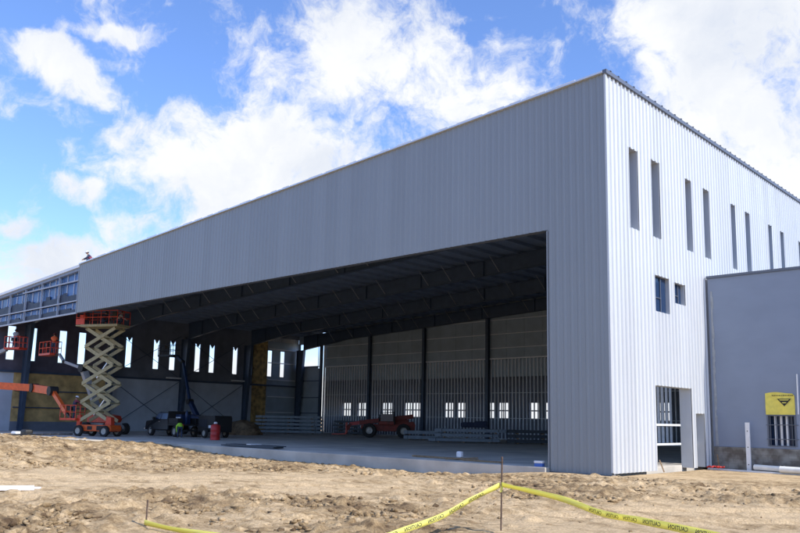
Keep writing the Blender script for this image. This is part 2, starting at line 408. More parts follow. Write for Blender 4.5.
for fy in FR:
    xs = [-58.6, -55, -51, -44, -34, -24, -14, -6, -1.2]
    g = ibeam_poly(G(), xs, lambda x: zdeck(x)-.24, rbot, fy)
    ra = g.build('rafter', 'primer', hangar)
    x = -56.0
    while x < -2:
        G().box(x-.012, x+.012, fy-.14, fy+.14, rbot(x)+.03, zdeck(x)-.27).build('stiffener', 'primer', ra); x += 6.0
    x = -53
    while x < -3:
        G().beam((x, fy-.1, rbot(x)+.12), (x-.25, fy-.95, zdeck(x)-.18), .045, .045).build('flange_brace', 'brace_light', ra); x += random.choice([2.2, 3.0, 4.6])
    # tapered columns at both side walls
    for sx, x0 in ((1, -W+.35), (-1, -.75)):
        g = G(); zt = rbot(-58.4 if sx > 0 else -1.2)+.02
        for z0, z1, w0, w1 in ((FLOOR, zt, .45, 1.25),):
            xo = x0
            P = [(xo, z0), (xo+sx*w0, z0), (xo+sx*w1, z1), (xo, z1)]
            g.prism(P, fy-.012, fy+.012)
            g.prism([(xo, z0), (xo+.03*sx, z0), (xo+.03*sx, z1), (xo, z1)], fy-.17, fy+.17)
            g.prism([(xo+sx*w0, z0), (xo+sx*(w0+.035), z0), (xo+sx*(w1+.035), z1), (xo+sx*w1, z1)], fy-.17, fy+.17)
        c = g.build('column', 'primer', hangar)
        g = G(); g.box(min(xo, xo+sx*.6), max(xo, xo+sx*.6), fy-.22, fy+.22, FLOOR-.01, FLOOR+.035); g.build('base_plate', 'primer', c)
# purlins under the sheet
pg = G(); pg.box(-.03, .03, .36, D-.35, -.225, -.005)
p0 = None
for x in np.arange(-59, -1, 1.5):
    if p0 is None: p0 = pg.build('purlin', 'deck', hangar); o = p0
    else: o = p0.copy(); col.objects.link(o); o.parent = hangar
    o.location = (x, 0, zdeck(x))

# left side wall (seen from inside)
LW = [(1.47, 2.17), (3.34, 4.04), (6.12, 6.82), (7.98, 8.68), (11.10, 11.8), (12.80, 13.46), (15.84, 16.5), (17.7, 18.36), (20.7, 21.38),
      (22.5, 23.18), (25.54, 26.2), (27.6, 28.16), (30.36, 31.02), (32.2, 32.86)]
lops = [(a, b, 6.42, 9.42) for a, b in LW]
zl = lambda: None
ribbed('x', 0, D, lambda y: .05, lambda y: ztop(-W), lops, -1).build('left_cladding', 'panel_side', hangar).location = (-W-.02, 0, 0)
def left_sheet(y0, y1, z0, z1, m, t=.05, name='left_liner'):
    sub = [(max(a, y0), min(b, y1), max(c, z0), min(d, z1)) for a, b, c, d in lops if b > y0 and a < y1 and d > z0 and c < z1]
    return solid_wall('x', -W, -W+t, y0, y1, z0, z1, sub).build(name, m, hangar)
left_sheet(.05, 10.9, 5.45, 11.6, 'maroon'); left_sheet(.05, 2.3, .05, 5.3, 'left_liner'); left_sheet(2.3, 10.9, .95, 5.3, 'insul', name='insulation'); left_sheet(2.3, 10.9, .05, .95, 'liner_dark')
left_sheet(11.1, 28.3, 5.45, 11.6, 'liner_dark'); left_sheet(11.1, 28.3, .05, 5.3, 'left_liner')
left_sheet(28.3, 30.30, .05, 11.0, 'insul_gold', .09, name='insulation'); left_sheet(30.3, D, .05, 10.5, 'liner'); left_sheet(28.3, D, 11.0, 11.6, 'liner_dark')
for a, b, c, d in lops:
    g = G(); t = .02
    g.box(-W-.06, -W+.09, a-.04, a, c, d).box(-W-.06, -W+.09, b, b+.04, c, d).box(-W-.06, -W+.09, a-.04, b+.04, c-.04, c)
    g.box(-W-.06, -W+.09, a-.04, b+.04, d, d+.04)
    if a > 10 and a < 29: g.prism([(a+.08, d), (b-.08, d), ((a+b)/2, d-.42)], -W+.02, -W+.06, 'x')
    g.build('window_frame', 'liner_dark', hangar)
g0 = G(); g0.box(-.005, .2, .1, D-.4, -.09, .09)
gl = g0.build('wall_girt', 'primer', hangar, loc=(-W+.06, 0, 5.375))
for y0, y1, z in ((2.4, 10.8, 2.2), (2.4, 10.8, 3.7), (30.4, 34.4, 2.3), (30.4, 34.4, 4.1), (30.4, 34.4, 6.05), (30.4, 34.4, 8.0), (30.4, 34.4, 9.6)):
    G().box(-W+.10, -W+.24, y0, y1, z-.05, z+.05).build('wall_girt', 'galv' if y0 > 20 else 'primer', hangar)
for y, z in ((17.3, 5.5), (25.3, 5.6)):
    G().box(-W+.30, -W+.5, y, y+1.9, z, z+.16).build('shelf_angle', 'white', hangar)
for (ya, yb) in ((11.2, 18.8), (19.2, 26.8)):       # rod bracing
    for z0, z1 in ((.3, 5.2), (5.6, 10.0)):
        for q in (0, 1):
            g = G(); g.tube((-W+.33, ya, z0 if q else z1), (-W+.33, yb, z1 if q else z0), .03, 6); g.build('brace_rod', 'primer', hangar)

# back wall: sheeted above, metal stud framing below with a low room behind it
BZ = 7.62
def bpanel(x0, x1, z0, z1, m, y=D, t=.06, openings=(), name='back_panel'):
    return solid_wall('y', y, y+t, x0, x1, z0, z1, list(openings)).build(name, m, hangar)
COLX = [-55.5, -47.5, -39.6, -31.5, -23.5, -15.5, -7.5]
bounds = [-55.2]+COLX[1:]+[-.3]
for a, b in zip(bounds, bounds[1:]):
    x = a
    while x < b-.01:                       # separate tall sheets butted side by side
        w = min(2.0, b-x); yy = D+random.uniform(0, .02); G().prism([(x+.012, BZ), (x+w-.012, BZ), (x+w-.012, zdeck(x+w)-.01), (x+.012, zdeck(x)-.01)], yy, yy+.06).build('back_panel', 'liner', hangar); x += w
G().prism([(-55.2, BZ), (-.3, BZ), (-.3, zdeck(-.3)+.2), (-55.2, zdeck(-55.2)+.2)], D+.12, D+.2).build('back_cladding', 'liner_dark', hangar)
for z in (8.62, 9.95, 11.3, 12.6):
    for a, b in zip(bounds, bounds[1:]):
        if z < zdeck(a)-.2: G().box(a+.2, b-.2, D-.09, D-.005, z-.03, z+.03).build('wall_girt', 'galv', hangar)
for a, b in zip(bounds, bounds[1:]):
    G().box(a+.15, b-.15, D-.14, D-.01, BZ-.06, BZ+.05).build('ledger', 'girt_white', hangar)
for x in COLX:
    g = G(); zt = zdeck(x)-.3
    g.box(x-.16, x+.16, D-.42, D-.39, FLOOR, zt).box(x-.16, x+.16, D-.17, D-.15, FLOOR, zt).box(x-.012, x+.012, D-.389, D-.171, FLOOR, zt)
    g.build('wind_column', 'primer', hangar)
# corner bay with its hole to the sky
bpanel(-W, -55.75, .05, 11.7, 'liner', openings=[(-59.65, -56.4, 7.80, 10.40), (-56.35, -56.0, 7.5, 11.0)])
G().box(-55.18, -54.95, D-.2, D-.1, .2, 11).build('jamb_post', 'galv', hangar)
for z in (2.3, 4.1, 6.05, 7.7):
    G().box(-W+.3, -55.8, D-.12, D-.005, z-.05, z+.05).build('wall_girt', 'primer', hangar)
# studs
for a, b in zip(bounds, bounds[1:]):
    g = G(); x = a+.25
    while x < b-.2:
        g.box(x-.034, x+.034, D-.03, D+.09, FLOOR, BZ-.07); x += .4
    g.box(a+.2, b-.2, D-.031, D+.091, FLOOR, FLOOR+.05)
    for z in (2.06, 4.4): g.box(a+.2, b-.2, D-.05, D-.032, z-.02, z+.02)
    g.build('stud_panel', 'galv', hangar)
    bpanel(a+.05, b-.05, 5.95+random.uniform(-.08, .08), BZ-.08, 'liner', y=D+.10, t=.04, name='gypsum_strip')
lows = [(-58.48, -57.58), (-56.69, -53.8), (-52.64, -51.07), (-48.58, -47.11), (-45.14, -42.94), (-39.45, -38.37), (-37.76, -36.79), (-34.13, -33.14),
        (-32.54, -31.39), (-28.96, -27.91), (-27.18, -26.0), (-23.0, -21.9), (-20.5, -19.4), (-16, -14.9), (-13.4, -12.3), (-9.4, -8.3), (-6.8, -5.7)]
lowo = [(a, b, 2.05, 3.56) for a, b in lows if a > -55.2 or b > -55]
lowo[0] = (-55.1, -53.8, 2.05, 3.56)
solid_wall('y', 38.0, 38.15, -55.2, -.3, .05, 7.7, lowo).build('rear_room_wall', 'liner_dark', hangar)
for a, b, c, d in lowo:
    G().box(a-.03, b+.03, 37.97, 38.0, (c+d)/2-.06, (c+d)/2+.06).box((a+b)/2-.05, (a+b)/2+.05, 37.965, 37.998, c-.03, d+.03).build('window_frame', 'coping', hangar)
G().box(-55.2, -.3, D+.15, 38.15, 7.705, 7.85).build('rear_room_roof', 'liner_dark', hangar)
G().box(-55.2, -55.05, D+.15, 37.99, .05, 7.70).build('rear_room_end', 'liner_dark', hangar); G().box(-.45, -.3, D+.15, 37.99, .05, 7.70).build('rear_room_end', 'liner_dark', hangar)
# framing seen through the side door
g = G()
for y in np.arange(1.5, 10.5, .42): g.box(-2.56, -2.44, y-.025, y+.025, .9, 3.6)
g.box(-2.58, -2.42, 1.4, 10.4, 1.68, 1.78).box(-2.58, -2.42, 1.4, 10.4, .86, .93)
g.build('stud_panel', 'galv', hangar)
g = G(); g.box(-.40, -.33, 3.46, 6.40, 1.70, 1.78).box(-.40, -.33, 3.6, 6.40, .94, 1.02).box(-.40, -.33, 7.1, 7.9, .94, 1.0); g.build('door_bar', 'girt_white', hangar)

# ------------------------------------------------------------------ concrete slab
sg = G(); sg.box(-78, XP-.001, -.30, D+3.2, -.6, FLOOR)
sg.box(XP, -.43, .35, D+3.2, -.6, FLOOR)
tag(sg.build('slab', 'concrete', bevel=.02), kind='structure')
ap = G(); ap.box(-70, -35, -2.6, -.305, -.6, FLOOR-.012); tag(ap.build('apron', 'concrete'), kind='structure')

# ------------------------------------------------------------------ annex
AX, AY = .16, 8.53
annex = thing('annex_building', 'low annex wrapped in blue grey membrane above a bare block base', 'building', (AX, AY, 0))
wo = [(2.40-AX, 3.46-AX, .97, 2.23)]
solid_wall('y', 0, .3, 0, 22, .88, 8.10, wo).build('membrane_wall', 'membrane', annex)
solid_wall('y', -.05, .25, 0.02, 22, -.5, .876, []).build('block_base', 'block', annex)
G().box(0, .25, .305, 26, -.5, 8.10).build('membrane_wall', 'membrane', annex)
G().box(.26, 22, .31, 26, 7.7, 7.95).build('roof', 'coping', annex)
G().box(-.05, 22.05, -.06, .34, 8.105, 8.21).box(-.05, .3, .345, 26, 8.105, 8.21).build('parapet_cap', 'coping', annex)
for z in (2.95, 4.75, 6.5): G().box(.02, 22, -.004, -.0005, z, z+.035).build('lap_seam', 'membrane', annex)
g = G(); n = 26; ed = []
for i in range(n):
    z0, z1 = .9+i*.255, .9+(i+1)*.255
    w = .07+.05*random.random(); g.box(.10, .10+w, -.012, -.002, z0, z1-.001)
g.build('torn_flap', 'grey_boom', annex)
wx0, wx1 = 2.40-AX, 3.46-AX
wf = G(); wf.box(wx0-.03, wx0+.03, -.02, .28, .97, 2.23).box(wx1-.03, wx1+.03, -.02, .28, .97, 2.23).box(wx0+.031, wx1-.031, -.02, .28, .95, 1.0).box(wx0+.031, wx1-.031, -.02, .28, 2.18, 2.23)
win = wf.build('window', 'coping', annex)
G().box(wx0, wx1, .285, .299, .97, 2.23).build('pane', 'glass', win)
for x, w, m in ((.2, .08, 'galv'), (.42, .09, 'white'), (.64, .07, 'galv'), (.86, .03, 'coping')):
    G().box(wx0+x, wx0+x+w, .16, .24, 1.0, 2.18).build('post', m, win)
for x in (.08, .3, .56, .78, 1.0): G().box(wx0+x-.012, wx0+x+.012, .02, .05, 1.0, 2.18).build('bar', 'coping', win)
for z in (1.25, 1.82): G().tube((wx0-.06, -.03, z), (wx1+.1, -.03, z+.01), .015, 6).build('bar', 'coping', win)
# yellow sheet over the window
g = G(); N = 14; vs = []; fs = []
for j in range(6):
    for i in range(N+1):
        u = i/N; v = j/5
        x = wx0-.05+u*(wx1-wx0+.06); zt = .86+.04*math.sin(u*5)+.03*u-.10*(u > .97)
        vs.append((x, -.022-.012*math.sin(u*9+v*4)-.006, 2.235+zt*v))
for j in range(5):
    for i in range(N): fs.append((j*(N+1)+i, j*(N+1)+i+1, (j+1)*(N+1)+i+1, (j+1)*(N+1)+i))
o0 = len(vs); vs += [(x, y+.006, z) for x, y, z in vs]; fs += [tuple(k+o0 for k in f[::-1]) for f in fs]
g.quadmesh(vs, fs); ysheet = g.build('yellow_flashing', 'yellow', annex)
def ypt(x, z, dy=0): return (x, -.046-dy, z)
cx = wx0+.68; zc = 2.82
g = G(); t3 = [(cx-.27, zc+.05), (cx+.27, zc+.05), (cx, zc-.25)]
g.prism(t3, -.050, -.046); g.build('emblem', 'black', ysheet)
g = G(); g.prism([(cx-.185, zc+.02), (cx-.155, zc-.015), (cx+.155, zc-.015), (cx+.185, zc+.02)], -.053, -.0505); g.prism([(cx-.09, zc-.09), (cx+.09, zc-.09), (cx+.06, zc-.125), (cx-.06, zc-.125)], -.053, -.0505); g.build('emblem_stripe', 'yellow', ysheet)
g = G(); x = wx0+.22
while x < wx1-.08:
    w = random.uniform(.02, .05); g.box(x, x+w, -.049, -.046, 2.985, 3.02); x += w+.025
g.build('small_print', 'black', ysheet)
G().tube((3.45, -.10, 2.25), (3.47, -.10, 3.85), .028, 10).build('downpipe', 'white', annex)

post = thing('steel_post', 'white upright steel channel with bolt holes in front of the block base', 'post', (1.68, 8.22, -.05))
G().box(-.085, .085, 0, .012, 0, 1.95).box(-.085, -.073, .0125, .07, 0, 1.95).box(.073, .085, .0125, .07, 0, 1.95).build('channel', 'white', post)
for z in (.25, .95, 1.6): G().tube((0, -.004, z), (0, .002, z), .022, 10).build('bolt_hole', 'black', post)
tag(G().beam((.05, 8.15, -.06), (6.0, 7.55, -.10), .16, .10).build('ground_channel', 'white', bevel=.01), 'long white steel channel lying on the dirt along the block base', 'channel')
def pipe(p, q, r, label):
    t = thing('plastic_pipe', label, 'pipe', p, 0, 'white pipes by the block base')
    d = Vector(q)-Vector(p); g = G(); g.tube((0,0,0), d, r, 16, cap=False); g.tube((0,0,0), d, r*.9, 16, cap=False); g.build('pipe_body', 'pvc', t, smooth=True)
    g = G(); u = d.normalized(); g.tube(d-u*.16, d, r*1.18, 16); g.build('socket', 'pvc', t, smooth=False)
    g = G(); g.tube(d-u*.1+Vector((0,0,r*.9)), d-u*.1+Vector((0,0,r*1.45)), .05, 10); g.build('plug', 'black', t)
pipe((1.95, 8.08, .12), (3.15, 7.95, .10), .11, 'white plastic pipe lying nearest the upright white post')
pipe((3.05, 7.72, .10), (5.6, 7.50, .09), .13, 'thicker white plastic pipe lying beneath the barred annex window')
tag(G().beam((.50, 8.2, -.1), (.42, 8.22, .56), .07, .03).build('wooden_stake', 'wood'), 'short wooden stake leaning at the block base beside the hangar corner', 'stake')
g = G(); pts = [(.15+.7*i/12+.05*math.sin(i*2.1), 7.75+.12*math.sin(i*1.3), .03+.05*abs(math.sin(i*.9))) for i in range(13)]
tag(g.path(pts, .035, 7).build('hose', 'red', smooth=True), 'short red hose crumpled on the dirt at the annex corner', 'hose')
tag(G().beam((.25, 3.5, -.02), (.12, 3.42, .42), .10, .04).build('scrap_board', 'wood'), 'scrap of brown board leaning against the side door jamb', 'board')

# ------------------------------------------------------------------ people
def person(label, loc, rz, pose, shirt, trousers, hat='hat', group=None, vest=None, scale=1.0):
    J = {'pelvis': (0,0,.95), 'belly': (0,.01,1.10), 'chest': (0,.0,1.30), 'neck': (0,0,1.47), 'head': (0,.02,1.63), 'face': (0, 1, 0),
         'shl': (-.19,0,1.42), 'ell': (-.24,-.02,1.14), 'hal': (-.23,.10,.90), 'shr': (.19,0,1.42), 'elr': (.24,-.02,1.14), 'har': (.23,.10,.90),
         'hil': (-.10,0,.92), 'knl': (-.11,.03,.50), 'anl': (-.12,-.02,.09), 'tol': (-.13,.16,.04),
         'hir': (.10,0,.92), 'knr': (.11,.03,.50), 'anr': (.12,-.02,.09), 'tor': (.13,.16,.04)}
    J.update(pose); J = {k: Vector(v) for k, v in J.items()}
    ks = []; idx = {}; rad = []; edges = []; cls = []
    RA = dict(pelvis=.155, belly=.135, chest=.165, neck=.06, shl=.085, shr=.085, ell=.052, elr=.052, hal=.036, har=.036, hil=.105, hir=.105, knl=.068, knr=.068, anl=.05, anr=.05, tol=.045, tor=.045)
    for k in ('pelvis','belly','chest','neck','shl','ell','hal','shr','elr','har','hil','knl','anl','tol','hir','knr','anr','tor'):
        idx[k] = len(ks); ks.append(J[k]); rad.append(RA[k])
    for a, b in (('pelvis','belly'),('belly','chest'),('chest','neck'),('chest','shl'),('shl','ell'),('ell','hal'),('chest','shr'),('shr','elr'),('elr','har'),
                 ('pelvis','hil'),('hil','knl'),('knl','anl'),('anl','tol'),('pelvis','hir'),('hir','knr'),('knr','anr'),('anr','tor')):
        edges.append((idx[a], idx[b]))
    for s, h, e in (('l','hal','ell'),('r','har','elr')):      # palm, four fingers, thumb
        d = (J[h]-J[e]).normalized(); side = d.cross(Vector((0,0,1)))
        if side.length < .1: side = Vector((0,1,0))
        side.normalize(); curl = d.cross(side)
        palm = J[h]+d*.08; ip = len(ks); ks.append(palm); rad.append(.03); edges.append((idx[h], ip))
        for q, (off, ln) in enumerate(((-.033,.065),(-.011,.075),(.011,.07),(.033,.055))):
            a = len(ks); ks.append(palm+side*off+d*ln*.55); rad.append(.0095); edges.append((ip, a))
            b = len(ks); ks.append(palm+side*off*1.05+d*ln*.9+curl*.03); rad.append(.008); edges.append((a, b))
        a = len(ks); ks.append(J[h]+d*.04+side*-.045); rad.append(.011); edges.append((idx[h], a))
        b = len(ks); ks.append(J[h]+d*.085+side*-.06+curl*.015); rad.append(.009); edges.append((a, b))
    me = bpy.data.meshes.new('tmp'); me.from_pydata(ks, edges, []); o = bpy.data.objects.new('tmp', me); col.objects.link(o)
    sk = o.modifiers.new('s', 'SKIN'); sv = me.skin_vertices[0].data
    for i, r in enumerate(rad): sv[i].radius = (r, r*(.8 if i < 3 else 1)); sv[i].use_root = (i == 0)
    ss = o.modifiers.new('u', 'SUBSURF'); ss.levels = 1; ss.render_levels = 1
    dg = bpy.context.evaluated_depsgraph_get(); em = bpy.data.meshes.new_from_object(o.evaluated_get(dg))
    vs = [v.co.copy() for v in em.vertices]; fs = [tuple(p.vertices) for p in em.polygons]
    bpy.data.objects.remove(o); bpy.data.meshes.remove(em)
    segs = [('belly','chest',0),('pelvis','belly',0),('chest','neck',0),('shl','ell',0),('shr','elr',0),('ell','hal',0),('elr','har',0),('pelvis','hil',1),('pelvis','hir',1),('hil','knl',1),('hir','knr',1),('knl','anl',1),('knr','anr',1),('anl','tol',2),('anr','tor',2)]
    def near(c):
        best = (9, 0)
        for a, b, m in segs:
            A, B = J[a], J[b]; t = max(0, min(1, (c-A).dot(B-A)/max(1e-6, (B-A).length_squared))); dd = (c-(A+(B-A)*t)).length
            if dd < best[0]: best = (dd, m)
        for h in ('hal','har'):
            e = J['el'+h[2]]; d = (J[h]-e).normalized()
            if (c-J[h]).dot(d) > -.005 and (c-J[h]).length < .22: return 3
        if (c-J['neck']).dot((J['head']-J['neck']).normalized()) > -.01 and (c-J['neck']).length < .14: return 3
        return best[1]
    g = G()
    for f in fs: g.mi.append(near(sum((vs[i] for i in f), Vector())/len(f)))
    g.v = [tuple(v) for v in vs]; g.f = fs
    # head with brow, nose, chin and ears, joined at the neck
    fd = J['face'].normalized(); upv = (J['head']-J['neck']).normalized(); rt = fd.cross(upv).normalized(); fd = upv.cross(rt).normalized()
    n, m = 14, 11; hv = []
    for j in range(m):
        ph = -math.pi/2+math.pi*j/(m-1)
        for i in range(n):
            th = 2*math.pi*i/n; x, y, z = math.cos(ph)*math.sin(th)*.076, math.cos(ph)*math.cos(th)*.098, math.sin(ph)*.122
            if y > .02 and z < -.03: x *= .86
            if i == 0 and j in (4, 5): y += .022 if j == 4 else .012
            if i in (3, 4, 10, 11) and j == 5: x *= 1.12
            if i in (1, 13) and j == 6: y -= .008
            hv.append(J['head']+rt*x+fd*y+upv*z)
    g.cur = 3
    g.quadmesh(hv, [(j*n+i, j*n+(i+1)%n, (j+1)*n+(i+1)%n, (j+1)*n+i) for j in range(m-1) for i in range(n)])
    g.tube(J['neck']-upv*.03, J['head']-upv*.06, .055, 10)
    root = thing('person', label, 'person', loc, rz, group); root.scale = (scale,)*3
    g.build('body', [shirt, trousers, 'boot', 'skin'], root, smooth=True)
    hat_g = G(); n2 = 14
    prof = [(math.cos(a)*.125, math.sin(a)*.115) for a in [i*math.pi/2/5 for i in range(6)]]
    hvs = []
    for i in range(n2):
        t = 2*math.pi*i/n2
        for r, h in [(.150+.03*max(0, math.cos(t)), -.004), (.128, .006)]+prof: hvs.append(J['head']+upv*(.035+h)+fd*math.cos(t)*r*1.08+rt*math.sin(t)*r*.92)
    k = len(prof)+2
    hat_g.quadmesh(hvs, [(i*k+j, ((i+1)%n2)*k+j, ((i+1)%n2)*k+j+1, i*k+j+1) for i in range(n2) for j in range(k-1)])
    hat_g.build('hard_hat', hat, root, smooth=True)
    eg = G()
    for s in (-1, 1): eg.lathe([(0, -.012), (.011, 0), (0, .012)], tuple(J['head']+rt*s*.03+fd*.088+upv*.012), 'z', 8)
    eg.build('eyes', 'black', root)
    hg = G(); hvv = []
    for j in range(5):
        for i in range(11):
            th = math.pi*.42+math.pi*1.16*i/10; z = -.05+.1*j/4
            hvv.append(J['head']+rt*math.sin(th)*.083*1+fd*math.cos(th)*.105+upv*z)
    hg.quadmesh(hvv, [(j*11+i, j*11+i+1, (j+1)*11+i+1, (j+1)*11+i) for j in range(4) for i in range(10)]); hg.build('hair', 'hair', root, smooth=True)
    if vest:
        vg = G(); ups = [J['pelvis']+(J['belly']-J['pelvis'])*.3, J['belly'], J['chest'], J['chest']+(J['neck']-J['chest'])*.55]
        rr = [(.19, .15), (.185, .14), (.205, .16), (.16, .12)]
        vv = []
        for i, (c, (ra, rb)) in enumerate(zip(ups, rr)):
            ax = (J['neck']-J['pelvis']).normalized(); r_ = Vector((1,0,0)); f_ = ax.cross(r_).normalized()*-1
            for q in range(14):
                t = 2*math.pi*q/14; vv.append(c+r_*math.cos(t)*ra+f_*math.sin(t)*rb)
        vg.quadmesh(vv, [(a*14+q, a*14+(q+1)%14, (a+1)*14+(q+1)%14, (a+1)*14+q) for a in range(3) for q in range(14)])
        vg.build('vest', vest, root, smooth=True)
    return root

REACH = dict(chest=(0,.06,1.28), neck=(0,.10,1.45), head=(0,.15,1.61), shl=(-.19,.08,1.40), shr=(.19,.08,1.40), ell=(-.22,.33,1.25), hal=(-.14,.55,1.22), elr=(.22,.33,1.28), har=(.14,.56,1.30))
UP = dict(ell=(-.27,.14,1.55), hal=(-.20,.30,1.78), elr=(.27,.12,1.52), har=(.20,.30,1.74))
BEND = dict(pelvis=(0,-.18,.80), belly=(0,-.02,.92), chest=(0,.20,.98), neck=(0,.37,.97), head=(0,.50,.93), face=(0,.5,-.9), shl=(-.19,.30,.97), shr=(.19,.30,.97),
            ell=(-.22,.36,.68), hal=(-.15,.42,.42), elr=(.22,.36,.68), har=(.15,.42,.42), hil=(-.10,-.18,.78), hir=(.10,-.18,.78), knl=(-.14,.04,.44), knr=(.14,.04,.44),
            anl=(-.14,-.08,.09), anr=(.14,-.08,.09), tol=(-.15,.10,.04), tor=(.15,.10,.04))
CROUCH = dict(pelvis=(0,-.18,.30), belly=(0,-.10,.46), chest=(0,.05,.64), neck=(0,.14,.80), head=(0,.20,.95), shl=(-.19,.09,.74), shr=(.19,.09,.74), ell=(-.26,.26,.52), hal=(-.16,.44,.42),
              elr=(.26,.26,.52), har=(.16,.44,.42), hil=(-.11,-.16,.28), hir=(.11,-.16,.28), knl=(-.20,.24,.46), knr=(.20,.22,.44), anl=(-.16,.02,.09), anr=(.16,.02,.09), tol=(-.18,.20,.04), tor=(.18,.20,.04))

# ------------------------------------------------------------------ machines
def wheel(parent, loc, r, w, rimr=.55, tread=True):
    g = G(); g.lathe([(r*rimr, -w/2), (r*.9, -w/2), (r, -w*.36), (r, w*.36), (r*.9, w/2), (r*rimr, w/2), (r*rimr, -w/2)], (0,0,0), 'y', 22)
    if tread:
        for i in range(16):
            t = 2*math.pi*i/16; c, s = math.cos(t), math.sin(t)
            g.beam((c*r*.98, -w*.42, s*r*.98), (c*r*1.0, w*.42, s*r*1.0), .05*r/.45, .03, up=(c, 0, s))
    o = g.build('wheel', 'tyre', parent, loc=loc)
    g = G(); g.lathe([(.0, -w*.2), (r*rimr*.35, -w*.32), (r*rimr*.5, -w*.22), (r*rimr*.98, -w*.4)], (0,0,0), 'y', 18); g.lathe([(.0, w*.2), (r*rimr*.35, w*.32), (r*rimr*.5, w*.22), (r*rimr*.98, w*.4)], (0,0,0), 'y', 18)
    g.build('rim', 'rim', o, smooth=True); return o

def rails(g, x0, x1, y0, y1, z0, h, r=.022, nx=3, ny=2):
    for z in (z0+h*.52, z0+h): g.path([(x0,y0,z),(x1,y0,z),(x1,y1,z),(x0,y1,z),(x0,y0,z)], r, 6)
    for i in range(nx+1):
        x = x0+(x1-x0)*i/nx
        for y in (y0, y1): g.tube((x,y,z0), (x,y,z0+h), r, 6)
    for j in range(1, ny):
        y = y0+(y1-y0)*j/ny
        for x in (x0, x1): g.tube((x,y,z0), (x,y,z0+h), r, 6)
    return g

def basket(root, loc, rz, L=2.0, Wd=.9, col_='orange_red', toeboard=.16):
    f = G(); f.box(-L/2, L/2, -Wd/2, Wd/2, 0, .05)
    f.box(-L/2, L/2, -Wd/2-.025, -Wd/2, 0, toeboard).box(-L/2, L/2, Wd/2, Wd/2+.025, 0, toeboard).box(-L/2-.025, -L/2, -Wd/2, Wd/2, 0, toeboard).box(L/2, L/2+.025, -Wd/2, Wd/2, 0, toeboard)
    o = f.build('basket', col_, root, loc=loc); o.rotation_euler = (0, 0, rz)
    rails(G(), -L/2, L/2, -Wd/2, Wd/2, .05, 1.05, .03).build('guard_rail', col_, o)
    c = G(); c.prism([(-.2, .72), (.2, .72), (.2, .95), (-.2, 1.05)], -Wd/2+.06, -Wd/2+.3, 'y'); c.build('control_box', 'black', o)
    return o

def boom_lift(label, loc, rz, segs, bpos, brz, bL=2.0, bcol='orange_red', body='orange_red', group='boom lifts at the left of the hangar'):
    """segs: list of (p, q, width, height, material) in the lift's own frame"""
    t = thing('boom_lift', label, 'boom lift', loc, rz, group)
    g = G(); g.prism([(-1.5,.42),(-1.2,.35),(1.2,.35),(1.5,.42),(1.5,.72),(1.1,.9),(-1.1,.9),(-1.5,.72)], -.55, .55, 'y'); g.build('chassis', 'grey_boom', t, bevel=.02)
    for x in (-1.15, 1.15):
        for y in (-.95, .95): wheel(t, (x, y, .46), .46, .36)
        G().tube((x, -.8, .46), (x, .8, .46), .09, 8).build('axle', 'black', t)
    g = G(); g.prism([(-1.35,.95),(.75,.95),(.95,1.2),(.75,1.55),(-.6,1.75),(-1.35,1.7)], -.82, -.22, 'y'); g.prism([(-1.35,.95),(.75,.95),(.95,1.2),(.75,1.5),(-.6,1.7),(-1.35,1.65)], .22, .82, 'y'); g.tube((0,0,.86), (0,0,.96), .5, 18)
    g.build('turntable', body, t, bevel=.03)
    G().box(-1.42, -1.36, -.7, .7, 1.0, 1.6).build('counterweight', 'black', t)
    for p, q, w, h, m in segs:
        b = G().beam(p, q, w, h).build('boom', m, t, bevel=.015)
    for (p, q, w, h, m), nx in zip(segs, segs[1:]):
        G().tube(Vector(q)-Vector((0, w*.75, 0)), Vector(q)+Vector((0, w*.75, 0)), h*.62, 12).build('knuckle', 'black', t)
    basket(t, bpos, brz, bL, .9, bcol)
    q = Vector(segs[-1][1]); bp = Vector(bpos)
    G().beam(q, bp+Vector((0,0,.05)), .16, .16).build('basket_bracket', 'black', t)
    return t

# lift whose basket carries the man against the leftmost windows
def local(base, p): return tuple(Vector(p)-Vector(base))
B1 = (-68.0, -3.5, 0.0)
boom_lift('boom lift with pale boom raising a worker to the leftmost windows', B1, 0,
          [((-.9, 0, 1.6), (1.2, 0, 4.3), .34, .42, 'grey_boom'), ((1.2, 0, 4.3), local(B1, (-60.0, .2, 6.55)), .30, .36, 'grey_boom'), (local(B1, (-60.0, .2, 6.55)), local(B1, (-57.9, .75, 7.15)), .26, .32, 'grey_boom')],
          local(B1, (-56.6, 1.0, 7.08)), R(25), 1.6)
person('worker in pale top leaning out of the leftmost raised red basket', (-56.9, 1.0, 7.13), R(55), REACH, 'grey_cloth', 'denim', 'navy_cloth')
B2 = (-48.5, 5.6, FLOOR)
boom_lift('boom lift behind the scissor lift with grey mast and jib carrying the middle basket', B2, R(15),
          [((.4, 0, 1.5), (2.1, -2.9, 2.2), .3, .34, 'grey_boom'), ((2.1, -2.9, 2.2), (1.85, -4.2, 5.05), .40, .46, 'grey_boom'), ((1.85, -4.2, 5.05), (.1, -4.6, 5.6), .18, .20, 'grey_boom'), ((.1, -4.6, 5.6), (-2.0, -3.4, 6.3), .18, .20, 'grey_boom')],
          (-3.7, -3.0, 6.28), R(-15), 2.1)
person('worker in orange hi vis top bending forward in the middle raised basket', (-50.6, 1.7, 6.45), R(60), REACH, 'hivis_orange', 'denim', 'maroon_cloth')
B3 = (-58.6, -1.5, -.05)
